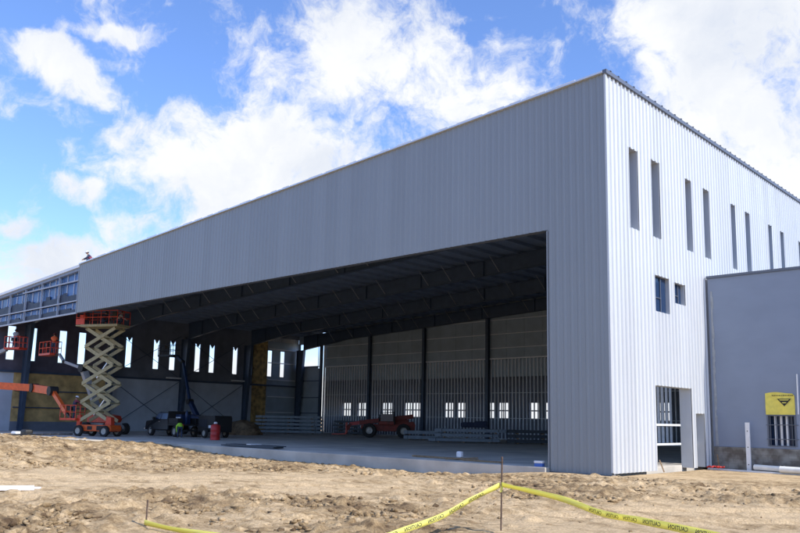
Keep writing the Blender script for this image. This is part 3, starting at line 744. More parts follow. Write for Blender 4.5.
boom_lift('orange and cream boom lift reaching in low from the left edge', B3, 0,
          [((-1.2, 0, 1.7), (2.6, .6, 4.0), .42, .5, 'orange'), ((2.6, .6, 4.0), local(B3, (-51.5, .8, 3.72)), .40, .58, 'orange'), (local(B3, (-51.6, .8, 3.73)), local(B3, (-48.4, 1.0, 3.45)), .44, .60, 'orange'), (local(B3, (-48.4, 1.0, 3.45)), local(B3, (-45.6, 1.0, 1.75)), .26, .34, 'orange')],
          local(B3, (-44.4, .9, 1.25)), R(20), 1.5)
person('worker in white hard hat and dark clothes standing in the low orange basket', (-44.2, .9, 1.30), R(-20), dict(REACH, hal=(-.2,.4,1.1), har=(.2,.4,1.1)), 'maroon_cloth', 'denim', 'hat', vest='navy_cloth')
B4 = (-47.6, 14.0, FLOOR)
boom_lift('dark navy boom lift parked behind the pickup with its basket raised at the column', B4, 0,
          [((-.6, 0, 1.5), (-2.0, 0, 2.9), .34, .4, 'navy'), ((-2.0, 0, 2.9), (-3.9, .2, 6.6), .2, .24, 'navy'), ((-3.9, .2, 6.6), (-5.0, .2, 7.1), .24, .28, 'navy')],
          (-6.1, 0, 7.15), R(10), 2.1, 'primer', 'navy')

# scissor lift
def scissor_lift(loc, rz):
    t = thing('scissor_lift', 'tall orange scissor lift with beige crossed arms raised to the hangar header', 'scissor lift', loc, rz)
    g = G(); g.prism([(-1.65,.38),(1.65,.38),(1.75,.52),(1.65,.84),(-1.65,.84),(-1.75,.52)], -.68, .68, 'y'); g.build('chassis', 'orange', t, bevel=.03)
    g = G(); g.box(-.55, -.1, -.70, -.682, .48, .74).box(.35, .9, -.70, -.682, .45, .78); g.build('side_hatch', 'black', t)
    g = G(); g.prism([(1.1,.845),(1.7,.845),(1.65,1.4),(1.2,1.5)], -.66, -.2, 'y'); g.build('engine_cover', 'orange_red', t, bevel=.03)
    G().box(-1.65, -1.30, -.66, -.42, .845, 1.55).build('control_cabinet', 'orange_red', t, bevel=.02)
    for x in (-1.25, 1.25):
        for y in (-.84, .84): wheel(t, (x, y, .40), .40, .30, .6)
        G().tube((x,-.8,.40), (x,.8,.40), .08, 8).build('axle', 'black', t)
    z0, z1, n, half = 1.05, 7.95, 5, 1.42
    st = (z1-z0)/n
    for k in range(n):
        a, b = z0+k*st, z0+(k+1)*st
        for y, dy in ((-.62, .075), (.62, -.075)):
            for s, off in ((1, 0), (-1, dy)):
                G().beam((-half*s, y+off, a+.08), (half*s, y+off, b-.08+.16), .07, .26).build('scissor_arm', 'beige', t)
        for x, z in ((-half, b+.02), (half, b+.02)):
            G().tube((x, -.66, z), (x, .66, z), .05, 8).build('pivot_tube', 'beige', t)
        G().tube((0, -.66, (a+b)/2+.08), (0, .66, (a+b)/2+.08), .06, 8).build('pivot_tube', 'beige', t)
    for k in (0, 2): G().tube((-.5, 0, z0+k*st+.5), (.45, 0, z0+k*st+st*1.2), .09, 10).build('ram', 'chrome', t)
    g = G(); g.box(-1.85, 1.75, -.85, .85, 8.14, 8.32); g.box(-2.35, -1.85, -.82, .82, 8.2, 8.3); d = g.build('deck', 'beige', t)
    rails(G(), -2.3, 1.72, -.83, .83, 8.32, 1.02, .028, 5, 2).build('guard_rail', 'orange_red', d)
    g = G(); g.box(-2.32, -1.5, -.86, -.83, 8.32, 8.75); g.box(-2.0, -1.6, -.8, -.4, 8.75, 9.05); g.build('kick_plate', 'orange_red', d)
    G().box(1.2, 1.6, -.80, -.62, 8.9, 9.25).build('control_box', 'black', d)
    return t
SL_LOC = (-42.7, 2.15, FLOOR)
scissor_lift(SL_LOC, R(26)).scale = (.90, .90, .99)
person('worker in dark clothes at the left of the raised scissor platform', (-42.9, 2.1, 8.36), R(20), dict(CROUCH), 'navy_cloth', 'denim', 'navy_cloth')
person('worker in grey clothes at the right of the raised scissor platform', (-41.7, 2.7, 8.36), R(-30), dict(CROUCH), 'grey_cloth', 'denim', 'navy_cloth')

# men on the roof edge and on the slab
person('worker in white hard hat crouching on the roof edge above the end of cladding', (-42.75, .55, ztop(-42.75)-.04), R(160), CROUCH, 'navy_cloth', 'denim', 'hat', vest='maroon_cloth')
person('worker in lime hi vis vest bending over beside the dark pickup', (-37.7, 5.9, FLOOR), R(65), BEND, 'hivis', 'denim', 'hat', vest='hivis', scale=.98)

# pickup
def pickup(loc, rz):
    t = thing('pickup_truck', 'dark work pickup with loaded flatbed parked on the slab inside the opening', 'pickup truck', loc, rz)
    # x forward; cab and hood with rounded section
    def loft(secs, name, m, sm=False):
        g = G(); n = len(secs[0]); vs = [p for s in secs for p in s]
        fs = [(i*n+j, i*n+(j+1)%n, (i+1)*n+(j+1)%n, (i+1)*n+j) for i in range(len(secs)-1) for j in range(n)]
        fs += [tuple(range(n))[::-1], tuple((len(secs)-1)*n+j for j in range(n))]
        g.quadmesh(vs, fs); return g.build(name, m, t, bevel=.03, smooth=False)
    prof = [(-1.0,.50),(2.55,.50),(2.72,.62),(2.74,1.0),(2.62,1.16),(1.45,1.27),(.72,1.86),(.55,1.90),(-.85,1.90),(-1.0,1.80)]
    g = G(); g.prism(prof, -.93, .93, 'y')
    # draw in the greenhouse
    v = [list(p) for p in g.v]
    for p in v:
        if p[2] > 1.5: p[1] *= .84
        if p[0] > 2.6: p[1] *= .93
    g.v = [tuple(p) for p in v]; g.build('body', 'truck', t, bevel=.05)
    for s in (-1, 1):
        g = G(); q = lambda x, z: (x, s*(.935-.155*max(0, (z-1.27)/.6)+.004), z)
        for poly in ([(1.25,1.33),(.70,1.76),(.22,1.78),(.22,1.33)], [(.14,1.33),(.14,1.78),(-.80,1.78),(-.86,1.33)]):
            vs = [q(x, z) for x, z in poly]; o = len(g.v); g.quadmesh(vs+[(x, y-s*.01, z) for x, y, z in vs], [(0,1,2,3) if s < 0 else (3,2,1,0)])
        g.build('side_window', 'glass', t)
        G().box(.95, 1.12, s*.93 if s > 0 else -1.15, 1.15 if s > 0 else -.93, 1.28, 1.48).build('mirror', 'black', t)
        G().box(.25, .42, *sorted((s*.936, s*.955)), 1.12, 1.15).build('door_handle', 'chrome', t)
        G().box(2.70, 2.76, *sorted((s*.55, s*.84)), .82, 1.02).build('headlight', 'lamp', t)
        G().box(-3.16, -3.12, *sorted((s*.78, s*.94)), .82, .98).build('tail_light', 'red', t)
    G().quadmesh([(1.42,-.78,1.30),(1.42,.78,1.30),(.76,.70,1.845),(.76,-.70,1.845),(1.40,-.78,1.29),(1.40,.78,1.29),(.74,.70,1.835),(.74,-.70,1.835)], [(0,1,2,3),(7,6,5,4)]).build('windscreen', 'glass', t)
    G().box(2.745, 2.775, -.52, .52, .72, 1.02).build('grille', 'black', t); G().box(2.70, 2.86, -.95, .95, .48, .64).build('bumper', 'chrome', t, bevel=.03)
    G().box(-3.1, -1.05, -1.0, 1.0, .86, .96).build('flatbed', 'black', t)
    G().box(-1.12, -1.06, -.98, .98, .96, 1.95).build('headache_rack', 'black', t)
    for s in (-1, 1):
        G().box(-2.6, -1.2, *sorted((s*.55, s*.99)), .97, 1.42).build('toolbox', 'black', t, bevel=.02)
    for x in (1.75, -2.05):
        for y in (-.82, .82): wheel(t, (x, y, .42), .42, .28, .6, False)
    g = G(); g.box(-3.0, 2.4, -.4, .4, .42, .55); g.build('frame', 'black', t)
    return t
TR = (-42.5, 8.1, FLOOR)
pickup(TR, R(178))
def on_truck(x, y, z):
    a = R(178); return (TR[0]+x*math.cos(a)-y*math.sin(a), TR[1]+x*math.sin(a)+y*math.cos(a), FLOOR+z)
w = thing('welding_machine', 'pale green welding machine riding on the pickup flatbed', 'welder', on_truck(-1.65, 0, .96), R(178))
G().box(-.4, .4, -.42, .42, 0, .75).build('cabinet', 'navy', w, bevel=.03); G().box(-.35, .35, .425, .44, .15, .55).build('panel', 'galv', w); G().path([(-.3,0,.75),(-.3,0,.95),(.3,0,.95),(.3,0,.75)], .025).build('handle', 'black', w)
w = thing('gas_cylinder', 'dark gas cylinder standing upright on the pickup flatbed', 'gas cylinder', on_truck(-2.8, .35, .96))
G().lathe([(0,0),(.11,0),(.11,.85),(.07,.97),(.035,1.0),(.035,1.06),(0,1.06)], (0,0,0), 'z', 14).build('bottle', 'navy', w, smooth=True); G().tube((-.05,0,1.09), (.05,0,1.09), .025).build('valve', 'chrome', w)
# generator trailer behind
t = thing('generator_trailer', 'black boxy generator trailer standing behind the pickup bed', 'trailer', (-37.9, 9.0, FLOOR), R(178))
G().prism([(-1.2,.55),(1.2,.55),(1.2,1.55),(1.0,1.66),(-1.1,1.66),(-1.2,1.5)], -.75, .75, 'y').build('housing', 'black', t, bevel=.03)
G().box(-.9, -.35, .755, .765, .75, .95).build('rating_plate', 'white', t); G().box(-.1, .9, .755, .765, .8, 1.4).build('louvre_panel', 'dark', t)
G().beam((1.2,0,.5), (2.2,0,.45), .1, .1).build('drawbar', 'black', t); G().box(-1.25, 1.25, -.7, .7, .45, .549).build('frame', 'black', t)
for y in (-.9, .9): wheel(t, (-.1, y, .36), .36, .22, .6, False)

# red drum
t = thing('red_drum', 'tall red steel drum with white cap standing on the slab by the pickup', 'drum', (-33.3, 6.0, FLOOR))
G().lathe([(0,0),(.33,0),(.34,.03),(.33,.06),(.33,.34),(.345,.37),(.33,.40),(.33,.68),(.345,.71),(.33,.74),(.33,.98),(.25,1.04),(.10,1.10),(0,1.10)], (0,0,0), 'z', 22).build('drum_body', 'red', t, smooth=True)
G().lathe([(0,1.10),(.13,1.10),(.13,1.18),(.07,1.24),(0,1.24)], (0,0,0), 'z', 14).build('cap', 'white', t, smooth=True)

# telehandler
def telehandler(loc, rz):
    t = thing('telehandler', 'dusty red telehandler with forks lowered parked deep inside the hangar', 'telehandler', loc, rz)
    for x in (-1.6, 1.6):
        for y in (-.95, .95): wheel(t, (x, y, .66), .66, .46, .5)
        G().tube((x,-.9,.66), (x,.9,.66), .12, 8).build('axle', 'black', t)
    g = G(); g.prism([(-2.6,.75),(-2.2,.6),(2.1,.6),(2.4,.85),(2.4,1.15),(1.2,1.25),(-1.0,1.3),(-2.5,1.55),(-2.7,1.2)], -.6, .6, 'y'); g.build('chassis', 'rust_red', t, bevel=.04)
    g = G(); g.prism([(-1.9,1.25),(.6,1.25),(.8,1.5),(.3,1.85),(-1.7,1.9),(-2.1,1.6)], -.98, -.28, 'y'); g.build('engine_cover', 'rust_red', t, bevel=.05)
    g = G()
    for x, z1 in ((.75, 2.1), (-.75, 2.35)):
        for y in (.15, .95): g.tube((x, y, 1.2), (x*.85, y, z1+.05), .04, 6)
    g.prism([(-.75,2.36),(.62,2.26),(.62,2.31),(-.75,2.42)], .1, 1.0, 'y'); g.build('cab_frame', 'black', t)
    G().prism([(-.7,1.2),(.75,1.2),(.85,1.5),(-.7,1.5)], .12, .98, 'y').build('cab', 'rust_red', t, bevel=.03)
    G().box(-.4, .05, .35, .75, 1.5, 1.9).build('seat', 'black', t, bevel=.05)
    for y in (-.07, .97): G().box(-.62, .55, y+.03, y+.04, 1.52, 2.2).build('cab_window', 'glass', t)
    G().beam((-2.5,-.12,2.02), (2.6,-.12,1.35), .34, .40).build('boom', 'rust_red', t, bevel=.02); G().beam((2.4,-.12,1.38), (3.5,-.12,1.2), .26, .30).build('boom_extension', 'red', t)
    G().beam((3.4,-.12,1.25), (3.75,-.12,.65), .3, .3).build('boom_head', 'rust_red', t)
    g = G()
    for z in (.35, 1.05): g.beam((3.8,-.85,z), (3.8,.65,z), .12, .12)
    for y in (-.8, -.3, .1, .6): g.beam((3.8,y,.3), (3.8,y,1.35), .08, .08)
    ca = g.build('carriage', 'orange_red', t)
    for y in (-.55, .3): G().beam((3.85,y,.28), (5.15,y,.24), .14, .07).build('fork', 'orange_red', ca)
    for y in (-.5, .5): G().box(2.4, 2.46, y-.08, y+.08, .95, 1.08).build('headlight', 'lamp', t)
    return t
telehandler((-36.4, 26.2, FLOOR), R(222)).scale = (.96,)*3

# steel bundles stacked on the slab
def bundle(loc, rz, L, Wd, h, m, label, group):
    t = thing('purlin_bundle', label, 'steel bundle', loc, rz, group)
    g = G(); n = 7
    for i in range(n):
        y = -Wd/2+Wd*(i+.5)/n; g.box(-L/2+random.uniform(-.05,.05), L/2+random.uniform(-.08,.08), y-Wd/n*.46, y+Wd/n*.46, .09, h)
    g.build('purlins', m, t)
    for x in (-L*.36, 0, L*.36): G().box(x-.06, x+.06, -Wd/2-.03, Wd/2+.03, 0, .088).build('dunnage', 'wood', t)
    for x in (-L*.4, L*.4): G().box(x-.02, x+.02, -Wd/2-.012, Wd/2+.012, .085, h+.006).build('strap', 'black', t)
    return t
ordn = ['bottom', 'second lowest', 'middle', 'second highest', 'topmost']
for k in range(5):
    bundle((-50.7+.04*(k%2), 26.4, FLOOR+.37*k), R(45), 7.0-.1*k, 1.3, .32, 'stack', ordn[k]+' bundle of grey purlins in the tall stack before the gold insulation', 'tall stack of purlin bundles')
for k in range(4):
    bundle((-45.3, 30.7, FLOOR+.37*k), R(30), 4.2, 1.2, .30, 'stack_dark', ordn[k if k < 3 else 4]+' dark purlin bundle in the stack between the tall stack and the telehandler', 'dark purlin bundles by the tall stack')
for k in range(2):
    bundle((-30.0, 24.0, FLOOR+.40*k), R(40), 3.2, 1.2, .36, 'stack', ('lower', 'upper')[k]+' short purlin bundle just behind the telehandler', 'low purlin bundles at the back')
for k in range(3):
    bundle((-24.3+.3*k, 22.2, FLOOR+.36*k), R(38), 5.3-.5*(k == 1), 1.4, .31, 'stack', ordn[(0, 2, 4)[k]]+' long blue grey purlin bundle in the stack at the middle of the back', 'low purlin bundles at the back')
for k in range(3):
    bundle((-19.5, 25.6, FLOOR+.36*k), R(40), 5.2, 1.4, .31, 'stack_dark', ordn[(0, 2, 4)[k]]+' dark purlin bundle in the stack nearest the right jamb', 'dark purlin bundles by the jamb')
for i, (x, y, z, L) in enumerate(((-24.4, 23.2, 1.25, 1.6), (-23.6, 23.4, 1.25, 1.0))):
    t = thing('wrapped_parts', ('wide', 'narrow')[i]+' dark wrapped parcel lying on top of the middle purlin stack', 'parcel', (x, y, z), R(38))
    G().box(-L/2, L/2, -.4, .4, 0, .4+.1*i).build('wrapping', 'navy_cloth', t, bevel=.1)
# heap
def heap(name, loc, sx, sy, sz, m, label, cat, seed, n=26):
    r2 = random.Random(seed); g = G(); vs = []; k = 12
    for j in range(k):
        ph = math.pi/2*j/(k-1)
        for i in range(n):
            th = 2*math.pi*i/n; w = 1+.16*math.sin(3*th+seed)+.10*math.sin(7*th+j)+r2.uniform(-.08, .08)
            vs.append((math.cos(ph)*math.cos(th)*sx*w, math.cos(ph)*math.sin(th)*sy*w, math.sin(ph)*sz*(1+r2.uniform(-.12, .12)) - (.05 if j == 0 else 0)))
    g.quadmesh(vs, [(j*n+i, j*n+(i+1)%n, (j+1)*n+(i+1)%n, (j+1)*n+i) for j in range(k-1) for i in range(n)])
    return tag(g.build(name, m, loc=loc, smooth=True), label, cat)
heap('insulation_heap', (-46.2, 17.6, FLOOR), 1.9, 1.5, 1.25, 'heap', 'brown heap of loose insulation piled behind the red drum', 'heap', 3)

# clutter on the slab edge
t = thing('steel_sheets', 'flat dark stack of steel sheets lying on the slab edge', 'steel sheets', (-21.6, .55, FLOOR), R(2))
G().box(-2.3, 2.2, -.35, .35, .03, .10).box(-1.9, 2.4, -.32, .36, .101, .15).build('sheets', 'stack_dark', t); G().box(.0, .35, -.37, .38, .152, .19).build('strap', 'white', t)
for i, (p, q, w, h, lab) in enumerate((((-10.4, 1.2, .16), (-6.6, .9, .16), .22, .07, 'long brown plank lying on the slab edge left of the white block'),
                                       ((-7.1, .65, .15), (-5.1, .55, .15), .20, .06, 'shorter brown plank lying on the slab edge right of the white block'),
                                       ((-8.0, .55, .15), (-6.9, 1.35, .22), .12, .05, 'thin brown offcut lying crossways beside the white block'))):
    tag(G().beam(p, q, w, h).build('wooden_plank', 'wood', bevel=.005), lab, 'plank', 'planks on the slab edge')
tag(G().box(-.13, .13, -.10, .10, 0, .26).build('foam_block', 'white', loc=(-7.55, .95, FLOOR+.10), bevel=.05), 'small white block resting among brown planks on the slab edge', 'block')
t = thing('cooler_box', 'small blue and white box sitting at the foot of the hangar pier', 'box', (-2.95, -.05, FLOOR), R(10))
G().box(-.16, .16, -.12, .12, 0, .13).build('box_body', mat('cooler_blue', (.05, .14, .45), .5), t, bevel=.015); G().box(-.17, .17, -.13, .13, .131, .22).build('lid', 'white', t, bevel=.015)
tag(G().box(-.55, .45, -.3, .3, 0, .25).build('white_bag', 'white', loc=(-47.6, -1.7, FLOOR-.012), bevel=.11), 'white plastic sack lying on the slab apron left of scissor lift', 'sack')
tag(G().box(-.5, .5, -.3, .3, 0, .42).build('black_bag', 'black', loc=(-46.3, -1.55, FLOOR-.012), bevel=.14), 'black plastic sack slumped beside the white sack on the apron', 'sack')
tag(G().path([(-46.5+i*.55, -3.3+.15*math.sin(i*.8)+.22*i, .12+.02*i) for i in range(12)], .055, 7).build('cable', 'black', smooth=True), 'thick black cable running over the apron in front of scissor lift', 'cable')

# ------------------------------------------------------------------ ground
CAM = np.array([13.584, -25.267]); RH = np.array([.7269, .6867]); FH = np.array([-.6867, .7269])
def vnoise(x, y, f, seed):
    r = np.random.default_rng(seed); T = r.random((256, 256)); x = x*f+37.3; y = y*f+91.7
    i = np.floor(x).astype(int); j = np.floor(y).astype(int); a = x-i; b = y-j; a = a*a*(3-2*a); b = b*b*(3-2*b)
    g = lambda p, q: T[p % 256, q % 256]
    return (g(i, j)*(1-a)+g(i+1, j)*a)*(1-b)+(g(i, j+1)*(1-a)+g(i+1, j+1)*a)*b
def fbm(x, y, f, seed, o=4): return sum(vnoise(x, y, f*2**k, seed+k)*.5**k for k in range(o))/(2-.5**(o-1))
def sstep(a, b, x): t = np.clip((x-a)/(b-a), 0, 1); return t*t*(3-2*t)
def rough_mask(x, y):
    s = (x-CAM[0])*RH[0]+(y-CAM[1])*RH[1]; d = (x-CAM[0])*FH[0]+(y-CAM[1])*FH[1]
    wob = (fbm(x, y, .16, 5, 3)-.5)*6
    left = sstep(24.5, 26.5, d+wob*.35)*1.0 + (1-sstep(17.2, 19.2, d+wob*.3))
    right = sstep(16.8, 18.2, d+wob*.35)*(1-sstep(25.5, 28.5, d))*1.0
    t = sstep(-1.5, 3.5, s)
    mid = np.exp(-((s-1)/2.2)**2)*.55*sstep(13, 15, d)*(1-sstep(16, 18, d))
    calm = np.exp(-(((x-3.0)/1.9)**2+((y+19.0)/.8)**2))+np.exp(-(((x-.727*0+4.6)*.7+(y+18.6)*.7)/2.4)**2-((-(x+4.6)*.7+(y+18.6)*.7)/.9)**2)
    return np.clip(left*(1-t)+right*t+mid, 0, 1)*(1-np.clip(calm, 0, .95))*(.55+.45*sstep(.35, .6, fbm(x, y, .5, 71, 3)))
def hbase(x, y):
    h = (fbm(x, y, .12, 21, 3)-.5)*.30*sstep(0, 6, -y)
    tr = sstep(-1.6, -8, x)*sstep(-7.5, -1.6, y)*sstep(-30, -20, x)                 # shallow trench along the slab edge
    h = h-tr*.40
    s = (x-CAM[0])*RH[0]+(y-CAM[1])*RH[1]; d = (x-CAM[0])*FH[0]+(y-CAM[1])*FH[1]
    mound = np.exp(-((d-34-.12*s)/7)**2)*sstep(-6, -16, s)*.42*sstep(-3.0, -8, y)
    mound2 = np.exp(-((x+52)/13)**2-((y+6.3)/2.4)**2)*.45
    h = h+mound*(.5+fbm(x, y, .35, 33, 3))+mound2
    ruts = np.zeros_like(h)
    for c, wd in ((20.2, .30), (21.9, .28), (15.4, .26), (17.0, .26), (22.8, .3), (18.9, .22)):
        dd = d-c-.5*np.sin(s*.16+c); ruts += -.085*np.exp(-(dd/wd)**2)+.05*np.exp(-((np.abs(dd)-wd*1.7)/.2)**2)
    h = h+ruts*(1-rough_mask(x, y)*.6)
    back = sstep(-.9, .6, y)*sstep(-1.5, 0, x)
    h = h*(1-back*.7)-back*.05
    return h-.03
def grid(x0, x1, y0, y1, st):
    xs = np.arange(x0, x1+st/2, st); ys = np.arange(y0, y1+st/2, st); X, Y = np.meshgrid(xs, ys); return xs, ys, X, Y
def lumps(X, Y, Hm, xs, ys, st, n, rmin, rmax, seed, amp=1.0):
    r = np.random.default_rng(seed); out = np.zeros_like(Hm)
    px = r.uniform(xs[0], xs[-1], n); py = r.uniform(ys[0], ys[-1], n); rr = rmin+(rmax-rmin)*r.random(n)**2.6
    keep = rough_mask(px, py) > r.random(n)*.9+.12
    for x, y, q, a in zip(px[keep], py[keep], rr[keep], r.uniform(.5, 1.0, keep.sum())):
        i0, i1 = np.searchsorted(xs, [x-q*1.4, x+q*1.4]); j0, j1 = np.searchsorted(ys, [y-q*1.4, y+q*1.4])
        if i1 <= i0 or j1 <= j0: continue
        gx = (X[j0:j1, i0:i1]-x)/q; gy = (Y[j0:j1, i0:i1]-y)/q; th = a*6; e = .7+.6*((a*37) % 1)
        u = gx*math.cos(th)+gy*math.sin(th); v = (-gx*math.sin(th)+gy*math.cos(th))*e
        k = np.clip(1-(u*u+v*v), 0, 1)**.6*q*a*.62*amp
        out[j0:j1, i0:i1] = np.maximum(out[j0:j1, i0:i1], k)
    return out
def terrain(name, x0, x1, y0, y1, st, n, rmin, rmax, seed, hole=None):
    xs, ys, X, Y = grid(x0, x1, y0, y1, st); m = rough_mask(X, Y); Hh = hbase(X, Y)
    Lm = lumps(X, Y, Hh, xs, ys, st, n, rmin, rmax, seed, .9)
    bil = sum(np.abs(2*vnoise(X, Y, f, 61+i)-1)*a for i, (f, a) in enumerate(((1.05, .5), (2.3, .32), (4.9, .2), (9.7, .1))))
    fine = (fbm(X, Y, 2.2, 51, 5)-.5)*.05+bil*m*.21
    edge = np.minimum.reduce([X-x0, x1-X, Y-y0, y1-Y]); ew = sstep(0, 1.5, edge)
    fade = 1-sstep(-1.2, -.3, Y)*.5
    Z = Hh+(Lm*(.25+1.3*fbm(X, Y, 8.0, 91, 4))+fine+(fbm(X, Y, 9.0, 95, 2)-.5)*.075*m)*fade
    nx, ny = len(xs), len(ys)
    vs = np.stack([X, Y, Z], -1).reshape(-1, 3); idx = np.arange(nx*ny).reshape(ny, nx)
    F = np.stack([idx[:-1,:-1], idx[:-1,1:], idx[1:,1:], idx[1:,:-1]], -1).reshape(-1, 4)
    if hole is not None:
        c = vs[F].mean(1); F = F[~((c[:,0] > hole[0]) & (c[:,0] < hole[1]) & (c[:,1] > hole[2]) & (c[:,1] < hole[3]))]
    me = bpy.data.meshes.new(name); me.vertices.add(len(vs)); me.vertices.foreach_set('co', vs.ravel())
    me.loops.add(F.size); me.loops.foreach_set('vertex_index', F.ravel()); me.polygons.add(len(F)); me.polygons.foreach_set('loop_start', np.arange(0, F.size, 4)); me.polygons.foreach_set('loop_total', np.full(len(F), 4))
    me.update(calc_edges=True); me.validate()
    at = me.attributes.new('clod', 'FLOAT', 'POINT'); at.data.foreach_set('value', np.clip(m*.75+Lm*1.2, 0, 1).ravel().astype(np.float32))
    me.polygons.foreach_set('use_smooth', np.ones(len(F), bool)); me.materials.append(M['dirt'])
    o = bpy.data.objects.new(name, me); col.objects.link(o); return tag(o, kind='structure')
# near field (fine), then the rest of the yard, then the plain to the horizon
terrain('ground', -20, 12, -27, -.28, .055, 12000, .03, .20, 3)
terrain('ground', -75, -20, -27, -.28, .14, 6000, .08, .35, 4)
terrain('ground', 0.0, 12, -.28, 9.0, .1, 1500, .05, .2, 5)
terrain('ground', 12, 40, -27, 9.0, .2, 1500, .1, .3, 6)
g = G(); B = 4000.
for (x0, x1, y0, y1) in ((-B, -75, -B, B), (-75, 40, -B, -27), (40, B, -B, B), (-75, 40, 9.0, B)):
    g.quadmesh([(x0,y0,-.16),(x1,y0,-.16),(x1,y1,-.16),(x0,y1,-.16)], [(0,1,2,3)])
g.quadmesh([(-75,-28,-.62),(40,-28,-.62),(40,10,-.62),(-75,10,-.62)], [(0,1,2,3)])
tag(g.build('ground', 'dirt'), kind='structure')
# loose clods
def clods(n=46000):
    r = np.random.default_rng(77); t = (1+5**.5)/2
    iv = np.array([(-1,t,0),(1,t,0),(-1,-t,0),(1,-t,0),(0,-1,t),(0,1,t),(0,-1,-t),(0,1,-t),(t,0,-1),(t,0,1),(-t,0,-1),(-t,0,1)])/1.9
    fi = np.array([(0,11,5),(0,5,1),(0,1,7),(0,7,10),(0,10,11),(1,5,9),(5,11,4),(11,10,2),(10,7,6),(7,1,8),(3,9,4),(3,4,2),(3,2,6),(3,6,8),(3,8,9),(4,9,5),(2,4,11),(6,2,10),(8,6,7),(9,8,1)])
    # most of the crumbs lie in heaps thrown up by the machines
    nc = 900; cx_ = r.uniform(-34, 12, nc*4); cy_ = r.uniform(-22, -1.2, nc*4); k = rough_mask(cx_, cy_) > r.random(nc*4); cx_, cy_ = cx_[k][:nc], cy_[k][:nc]; nc = len(cx_)
    w = r.integers(0, nc, n); sp_ = .18+.5*r.random(nc)
    x = cx_[w]+r.normal(0, 1, n)*sp_[w]*1.3; y = cy_[w]+r.normal(0, 1, n)*sp_[w]
    lo = r.random(n) < .22; x[lo] = r.uniform(-32, 12, lo.sum()); y[lo] = r.uniform(-22, -.8, lo.sum())
    ok = (y < -.42) & (y > -26) & (x < 11.5) & (rough_mask(x, y)+.04 > r.random(n)); x, y = x[ok], y[ok]; n = len(x)
    m = rough_mask(x, y)
    q = (.013+.075*r.random(n)**3.4)*(.45+.55*m); z = hbase(x, y)+q*.1+m*.075
    V = iv[None]*(.35+1.2*r.random((n, 12, 1)))*q[:,None,None]*np.stack([.8+.9*r.random(n), .7+.5*r.random(n), .45+.4*r.random(n)], -1)[:,None]; a = r.random(n)*6.28; c, s_ = np.cos(a)[:,None], np.sin(a)[:,None]
    P = np.stack([V[...,0]*c-V[...,1]*s_, V[...,0]*s_+V[...,1]*c, V[...,2]], -1)+np.stack([x, y, z], -1)[:,None]
    F = (fi[None]+np.arange(n)[:,None,None]*12).reshape(-1, 3)
    me = bpy.data.meshes.new('clods'); me.vertices.add(n*12); me.vertices.foreach_set('co', P.ravel())
    me.loops.add(F.size); me.loops.foreach_set('vertex_index', F.ravel()); me.polygons.add(len(F)); me.polygons.foreach_set('loop_start', np.arange(0, F.size, 3)); me.polygons.foreach_set('loop_total', np.full(len(F), 3)); me.update(calc_edges=True)
    at = me.attributes.new('clod', 'FLOAT', 'POINT'); at.data.foreach_set('value', np.repeat(r.uniform(.1, 1.3, n), 12).astype(np.float32))
    me.materials.append(M['dirt']); o = bpy.data.objects.new('dirt_clods', me); col.objects.link(o); tag(o, 'loose clods of turned earth scattered over the yard', 'dirt clods', kind='stuff')
clods()

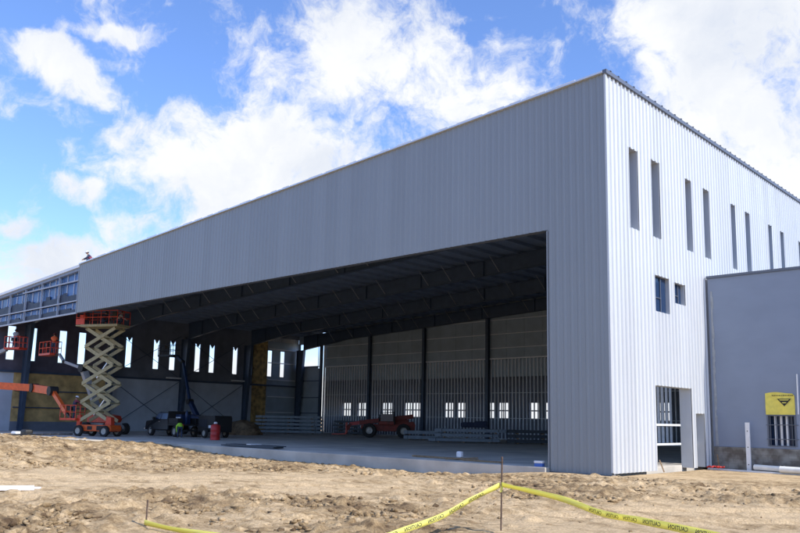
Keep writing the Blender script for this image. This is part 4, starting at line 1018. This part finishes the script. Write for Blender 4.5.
# ------------------------------------------------------------------ stakes and tape
def stake(p, top, label, group='stakes holding the caution tape'):
    t = tag(G().tube(p, top, .014, 8).build('metal_stake', 'rebar'), label, 'stake', group); return t
S1 = (6.06, -14.9, -.35); S1t = (6.16, -15.0, 1.20)
stake(S1, S1t, 'thin rusty stake standing tallest where the two tape runs meet')
S2 = (2.08, -18.78, -.3); S2t = (2.08, -18.77, .43)
stake(S2, S2t, 'short dark rusty stake at the lower left tied with tape')
FONT_PITCH = .36
def tape(pts, label, text=None, wid=.085, twist=None, start=.12):
    """ribbon through pts with its width hanging near-vertical; lettering is printed along it"""
    t = thing('caution_tape', label, 'caution tape', pts[0], 0, 'yellow caution tape runs'); o = Vector(pts[0])
    P = [Vector(p)-o for p in pts]
    # resample
    fine = []
    for i in range(len(P)-1):
        for k in range(24):
            u = k/24; p0, p1, p2, p3 = P[max(0, i-1)], P[i], P[i+1], P[min(len(P)-1, i+2)]
            fine.append(.5*((2*p1)+(p2-p0)*u+(2*p0-5*p1+4*p2-p3)*u*u+(3*p1-p0-3*p2+p3)*u**3))
    fine.append(P[-1]); n = len(fine); L = [0]
    for a, b in zip(fine, fine[1:]): L.append(L[-1]+(b-a).length)
    fr = []
    for i in range(n):
        d = (fine[min(n-1, i+1)]-fine[max(0, i-1)]).normalized(); side = d.cross(Vector((0,0,1))).normalized(); up = side.cross(d)
        an = twist(L[i]/L[-1]) if twist else 0
        fr.append((d, up*math.cos(an)+side*math.sin(an), side*math.cos(an)-up*math.sin(an)))
    g = G(); vs = []
    for i in range(n):
        w = wid/2*(1 if twist is None else 1)
        for k in (-1, 0, 1): vs.append(fine[i]+fr[i][1]*w*k+fr[i][2]*.004*(1-abs(k)))
    g.quadmesh(vs, [(i*3+k, (i+1)*3+k, (i+1)*3+k+1, i*3+k+1) for i in range(n-1) for k in (0, 1)])
    o2 = g.build('ribbon', 'tape', t, smooth=True); sd = o2.modifiers.new('t', 'SOLIDIFY'); sd.thickness = .0012; sd.offset = 0
    if text:
        cu = bpy.data.curves.new('letters', 'FONT'); cu.body = text; cu.size = .075; cu.resolution_u = 2; cu.offset = .0012
        ob = bpy.data.objects.new('letters', cu); col.objects.link(ob); bpy.context.view_layer.update()
        me = bpy.data.meshes.new_from_object(ob.evaluated_get(bpy.context.evaluated_depsgraph_get())); bpy.data.objects.remove(ob)
        xs = [v.co.x for v in me.vertices]; wtx = max(xs)-min(xs); x0 = min(xs); zc = (max(v.co.y for v in me.vertices)+min(v.co.y for v in me.vertices))/2
        fs = [tuple(p.vertices) for p in me.polygons]; co = [v.co.copy() for v in me.vertices]; bpy.data.meshes.remove(me)
        s0 = start
        while s0+wtx < L[-1]:
            vv = []; lg = G()
            for c in co:
                # printed on the far face and read through the tape: the word runs mirrored from here
                s = s0+wtx-(c.x-x0); i = min(n-2, max(0, np.searchsorted(L, s)-1)); u = (s-L[i])/max(1e-6, L[i+1]-L[i])
                b = fine[i].lerp(fine[i+1], u); d, up, sd_ = fr[i]; vv.append(b+up*(c.y-zc)*.86+sd_*.0065)
            lg.quadmesh(vv, fs); s0 += wtx+.13; lg.build('lettering', 'tape_ink', t)
    return t
tape([(6.12,-14.97,.77), (7.41,-15.32,.68), (8.32,-15.83,.60), (9.17,-16.42,.63), (10.1,-16.94,.64), (10.91,-17.56,.66)], 'yellow caution tape run with black lettering sloping down to the right', 'CAUTION', .085, lambda u: .9*math.exp(-u*7)*math.sin(u*9)+.22*math.sin(u*13+1)+.13*math.sin(u*37), 2.1)
tape([(5.73,-18.01,.0), (5.93,-17.18,.20), (6.0,-16.31,.36), (6.02,-15.63,.56), (6.10,-14.97,.76)], 'yellow caution tape run twisting down to the left from tall stake', 'CAUTION', .085, lambda u: .25*math.sin(u*8+1)+.12*math.sin(u*31))
tape([(2.07,-18.80,.09), (2.36,-18.80,.08), (2.80,-18.74,.06), (3.35,-18.66,.055), (4.56,-18.5,.07)], 'yellow caution tape tied round the short stake and trailing along the dirt', None, .085, lambda u: .5*math.sin(u*6))
g = G(); g.tube((6.14,-14.96,.73), (6.14,-14.96,.80), .028, 8)
for k_ in range(3): g.beam((6.14, -14.96, .765), (6.14+.10*math.cos(k_*2.2-1.2), -14.96+.10*math.sin(k_*2.2-1.2), .66+.05*k_), .035, .002)
tag(g.build('tape_knot', 'tape'), 'crumpled yellow knot of tape around the tall rusty stake', 'tape knot')
t = thing('white_sheet', 'long white metal sheet lying on the dirt at the left edge', 'sheet', (-5.0, -18.75, .06), R(46))
G().quadmesh([(-2.6,-.55,.0),(1.25,-.05,.05),(1.25,.03,.05),(-2.6,.45,.0),(-2.6,-.55,.035),(1.25,-.05,.085),(1.25,.03,.085),(-2.6,.45,.035)], [(0,3,2,1),(4,5,6,7),(0,1,5,4),(1,2,6,5),(2,3,7,6),(3,0,4,7)]).build('sheet_body', 'white', t)
G().beam((-2.6,-.60,.03), (1.15,-.1,.075), .03, .10).build('folded_edge', 'white', t)

# ------------------------------------------------------------------ sky, sun, camera
SUN_EL, SUN_AZ = R(42), R(4.0)                 # sun stands off the +X end, a shade behind the front wall
sd = Vector((math.cos(SUN_AZ)*math.cos(SUN_EL), math.sin(SUN_AZ)*math.cos(SUN_EL), math.sin(SUN_EL)))
sun = bpy.data.lights.new('sun', 'SUN'); sun.energy = 5.0; sun.angle = R(.53); sun.color = (1, .955, .89)
so = bpy.data.objects.new('sun', sun); col.objects.link(so); so.rotation_euler = sd.to_track_quat('Z', 'Y').to_euler()
wd = bpy.data.worlds.new('World'); sc.world = wd; wd.use_nodes = True
nt = wd.node_tree; L = nt.links.new
bg = nt.nodes['Background']; bg.inputs['Strength'].default_value = .15
sky = nt.nodes.new('ShaderNodeTexSky'); sky.sky_type = 'NISHITA'; sky.sun_disc = False; sky.sun_elevation = SUN_EL; sky.sun_rotation = R(90)-SUN_AZ
sky.air_density = 1.0; sky.dust_density = .6; sky.ozone_density = 2.5
geo = nt.nodes.new('ShaderNodeTexCoord')
CL = [
  ((-0.6793, 0.5959, 0.4283), (4.862, 4.693, 1.182), (2.527, -5.584, 11.779), 1.00),
  ((-0.7739, 0.5535, 0.3079), (3.102, 4.412, -0.134), (3.465, -2.061, 12.414), 1.30),
  ((-0.6432, 0.6745, 0.3624), (4.689, 3.885, 1.091), (1.248, -4.459, 10.514), 0.85),
  ((-0.8564, 0.3436, 0.3855), (3.961, 18.268, -7.482), (17.623, 8.948, 31.177), 1.25),
  ((-0.8391, 0.3952, 0.3739), (2.902, 25.763, -20.714), (46.331, 42.368, 59.186), 0.60),
  ((-0.8888, 0.384, 0.2503), (11.715, 30.339, -4.946), (15.427, 2.378, 51.126), 1.10),
  ((-0.8105, 0.3983, 0.4296), (5.826, 10.975, 0.815), (34.145, -24.598, 87.229), 0.70),
  ((-0.5788, 0.6738, 0.4593), (10.478, 9.033, -0.046), (11.4, -13.053, 33.515), 0.55),
  ((-0.5242, 0.7308, 0.4372), (11.682, 9.388, -1.684), (9.782, -7.746, 24.673), 0.40),
  ((-0.5835, 0.7089, 0.3961), (6.957, 5.767, -0.072), (5.255, -6.106, 18.67), 0.30),
  ((-0.3053, 0.845, 0.4389), (5.363, 2.406, -0.901), (5.68, -6.497, 16.46), 1.10),
  ((-0.303, 0.8881, 0.3457), (5.345, 3.279, -3.739), (8.908, -1.43, 11.481), 1.25),
  ((-0.3588, 0.8685, 0.3419), (8.732, 7.051, -8.749), (15.015, 0.23, 15.171), 0.70),
  ((-0.214, 0.8945, 0.3925), (9.626, 3.136, -1.898), (2.197, -2.529, 6.961), 1.10),
  ((-0.9118, 0.3736, 0.1705), (4.697, 9.641, 3.997), (0.567, -16.669, 39.545), 0.90),
  ((-0.8686, 0.4416, 0.2248), (11.544, 21.491, 2.391), (8.025, -9.928, 50.499), 0.70),
  ((-0.9326, 0.3313, 0.1432), (5.257, 13.015, 4.123), (1.659, -15.326, 46.265), 0.90),
  ((-0.9201, 0.332, 0.208), (19.789, 50.641, 6.717), (13.283, -16.473, 85.061), 0.60),
  ((-0.4682, 0.7639, 0.4441), (14.544, 13.242, -7.444), (28.919, -7.435, 43.277), 0.45),
  ((-0.5424, 0.6855, 0.4856), (13.064, 10.596, -0.365), (33.723, -38.415, 91.894), 0.60),
  ((-0.4408, 0.7855, 0.4344), (39.893, 24.488, -3.8), (27.247, -31.312, 84.257), 0.70),
  ((-0.4297, 0.7673, 0.476), (11.174, 8.312, -3.313), (27.85, -16.692, 52.052), 0.60),
  ((-0.7567, 0.615, 0.2217), (2.345, 2.435, 1.247), (-0.832, -5.366, 12.044), 1.25),
  ((-0.2993, 0.9155, 0.2688), (5.59, 3.18, -4.605), (11.156, -0.274, 13.353), 1.05),
]

def vm(op, a, b):
    n = nt.nodes.new('ShaderNodeVectorMath'); n.operation = op
    for s_, k in ((a, 0), (b, 1)):
        if isinstance(s_, tuple): n.inputs[k].default_value = s_
        else: L(s_, n.inputs[k])
    return n
def mt(op, *a):
    n = nt.nodes.new('ShaderNodeMath'); n.operation = op
    for k, s_ in enumerate(a):
        if isinstance(s_, (int, float)): n.inputs[k].default_value = s_
        else: L(s_, n.inputs[k])
    return n.outputs[0]
Dn = vm('NORMALIZE', geo.outputs['Generated'], (0,0,0)).outputs[0]
def nz(scale, det, rough, dist=0, vec=None):
    n = nt.nodes.new('ShaderNodeTexNoise'); n.inputs['Scale'].default_value = scale; n.inputs['Detail'].default_value = det; n.inputs['Roughness'].default_value = rough; n.inputs['Distortion'].default_value = dist
    L(vec or Dn, n.inputs['Vector']); return n
wn = nz(9, 5, .55)
wv = vm('SUBTRACT', wn.outputs['Color'], (.5,.5,.5)); ws = nt.nodes.new('ShaderNodeVectorMath'); ws.operation = 'SCALE'; ws.inputs['Scale'].default_value = .085; L(wv.outputs[0], ws.inputs[0])
Dw = vm('ADD', Dn, ws.outputs[0]).outputs[0]
acc = None
for c, a, b, w in CL:
    ca = sum(x*y for x, y in zip(c, a)); 
    da = vm('DOT_PRODUCT', Dw, a).outputs['Value']; db = vm('DOT_PRODUCT', Dw, b).outputs['Value']; dc = vm('DOT_PRODUCT', Dw, c).outputs['Value']
    q = mt('ADD', mt('MULTIPLY', da, da), mt('MULTIPLY', db, db))
    m = mt('MULTIPLY', mt('MAXIMUM', mt('SUBTRACT', 1.0, mt('MULTIPLY', q, .5)), 0.0), w)
    m = mt('MULTIPLY', m, mt('GREATER_THAN', dc, 0.0))
    acc = m if acc is None else mt('SMOOTH_MAX', acc, m, .25)
# a broken deck of the same cloud over the rest of the sky, closing up near the horizon
sp = nt.nodes.new('ShaderNodeSeparateXYZ'); L(Dn, sp.inputs[0])
fwd = vm('DOT_PRODUCT', Dn, (-.68, .72, .14)).outputs['Value']
gen = nz(2.6, 6, .6); els = mt('MULTIPLY', mt('SUBTRACT', gen.outputs['Fac'], .53), 3.2)
away = mt('MINIMUM', mt('MAXIMUM', mt('MULTIPLY', mt('SUBTRACT', .72, fwd), 6.0), 0.0), 1.0)
acc = mt('MAXIMUM', acc, mt('MULTIPLY', els, away))
hz = mt('MAXIMUM', mt('SUBTRACT', 1.0, mt('MULTIPLY', mt('ABSOLUTE', sp.outputs['Z']), 8.0)), 0.0)
acc = mt('MAXIMUM', acc, mt('MULTIPLY', hz, 1.3))
big = nz(7.5, 9, .62, .3, Dw); fin = nz(26, 8, .66, .2, Dw)
tex = mt('ADD', mt('MULTIPLY', mt('SUBTRACT', big.outputs['Fac'], .5), 3.0), mt('MULTIPLY', mt('SUBTRACT', fin.outputs['Fac'], .5), 1.5))
den = mt('ADD', acc, tex)
cr = nt.nodes.new('ShaderNodeMapRange'); cr.interpolation_type = 'SMOOTHSTEP'; cr.inputs['From Min'].default_value = .22; cr.inputs['From Max'].default_value = 1.02; L(den, cr.inputs['Value'])
# thick cloud goes greyer underneath
gr = nz(4.2, 6, .6, .2, Dw)
gm = nt.nodes.new('ShaderNodeMapRange'); gm.inputs['From Min'].default_value = .45; gm.inputs['From Max'].default_value = .72; L(gr.outputs['Fac'], gm.inputs['Value'])
cc = nt.nodes.new('ShaderNodeMix'); cc.data_type = 'RGBA'; L(gm.outputs[0], cc.inputs[0]); cc.inputs[6].default_value = (6.3, 6.4, 6.55, 1); cc.inputs[7].default_value = (4.5, 4.9, 5.7, 1)
mix = nt.nodes.new('ShaderNodeMix'); mix.data_type = 'RGBA'; L(cr.outputs[0], mix.inputs[0]); tint = vm('MULTIPLY', sky.outputs[0], (1.12, 1.30, 1.72)); L(tint.outputs[0], mix.inputs[6]); L(cc.outputs[2], mix.inputs[7])
L(mix.outputs[2], bg.inputs['Color'])

cam = bpy.data.cameras.new('camera'); co = bpy.data.objects.new('camera', cam); col.objects.link(co); sc.camera = co
yaw, pit, rol = .757, .144, .019
F_ = Vector((-math.sin(yaw)*math.cos(pit), math.cos(yaw)*math.cos(pit), math.sin(pit))); r0 = Vector((math.cos(yaw), math.sin(yaw), 0)); u0 = r0.cross(F_)
Rv = r0*math.cos(rol)+u0*math.sin(rol); Uv = u0*math.cos(rol)-r0*math.sin(rol)
mw = Matrix((Rv, Uv, -F_)).transposed().to_4x4(); mw.translation = (13.584, -25.267, 1.75); co.matrix_world = mw
cam.sensor_width = 36; cam.lens = 36*783.6/800; cam.shift_y = 39.4/800; cam.clip_start = .1; cam.clip_end = 9000
sc.view_settings.view_transform = 'Standard'; sc.view_settings.look = 'None'; sc.view_settings.exposure = .08; sc.view_settings.gamma = 1; sc.view_settings.use_curve_mapping = False
sc.render.engine = 'CYCLES'; sc.cycles.use_denoising = True; sc.cycles.max_bounces = 10; sc.cycles.diffuse_bounces = 6
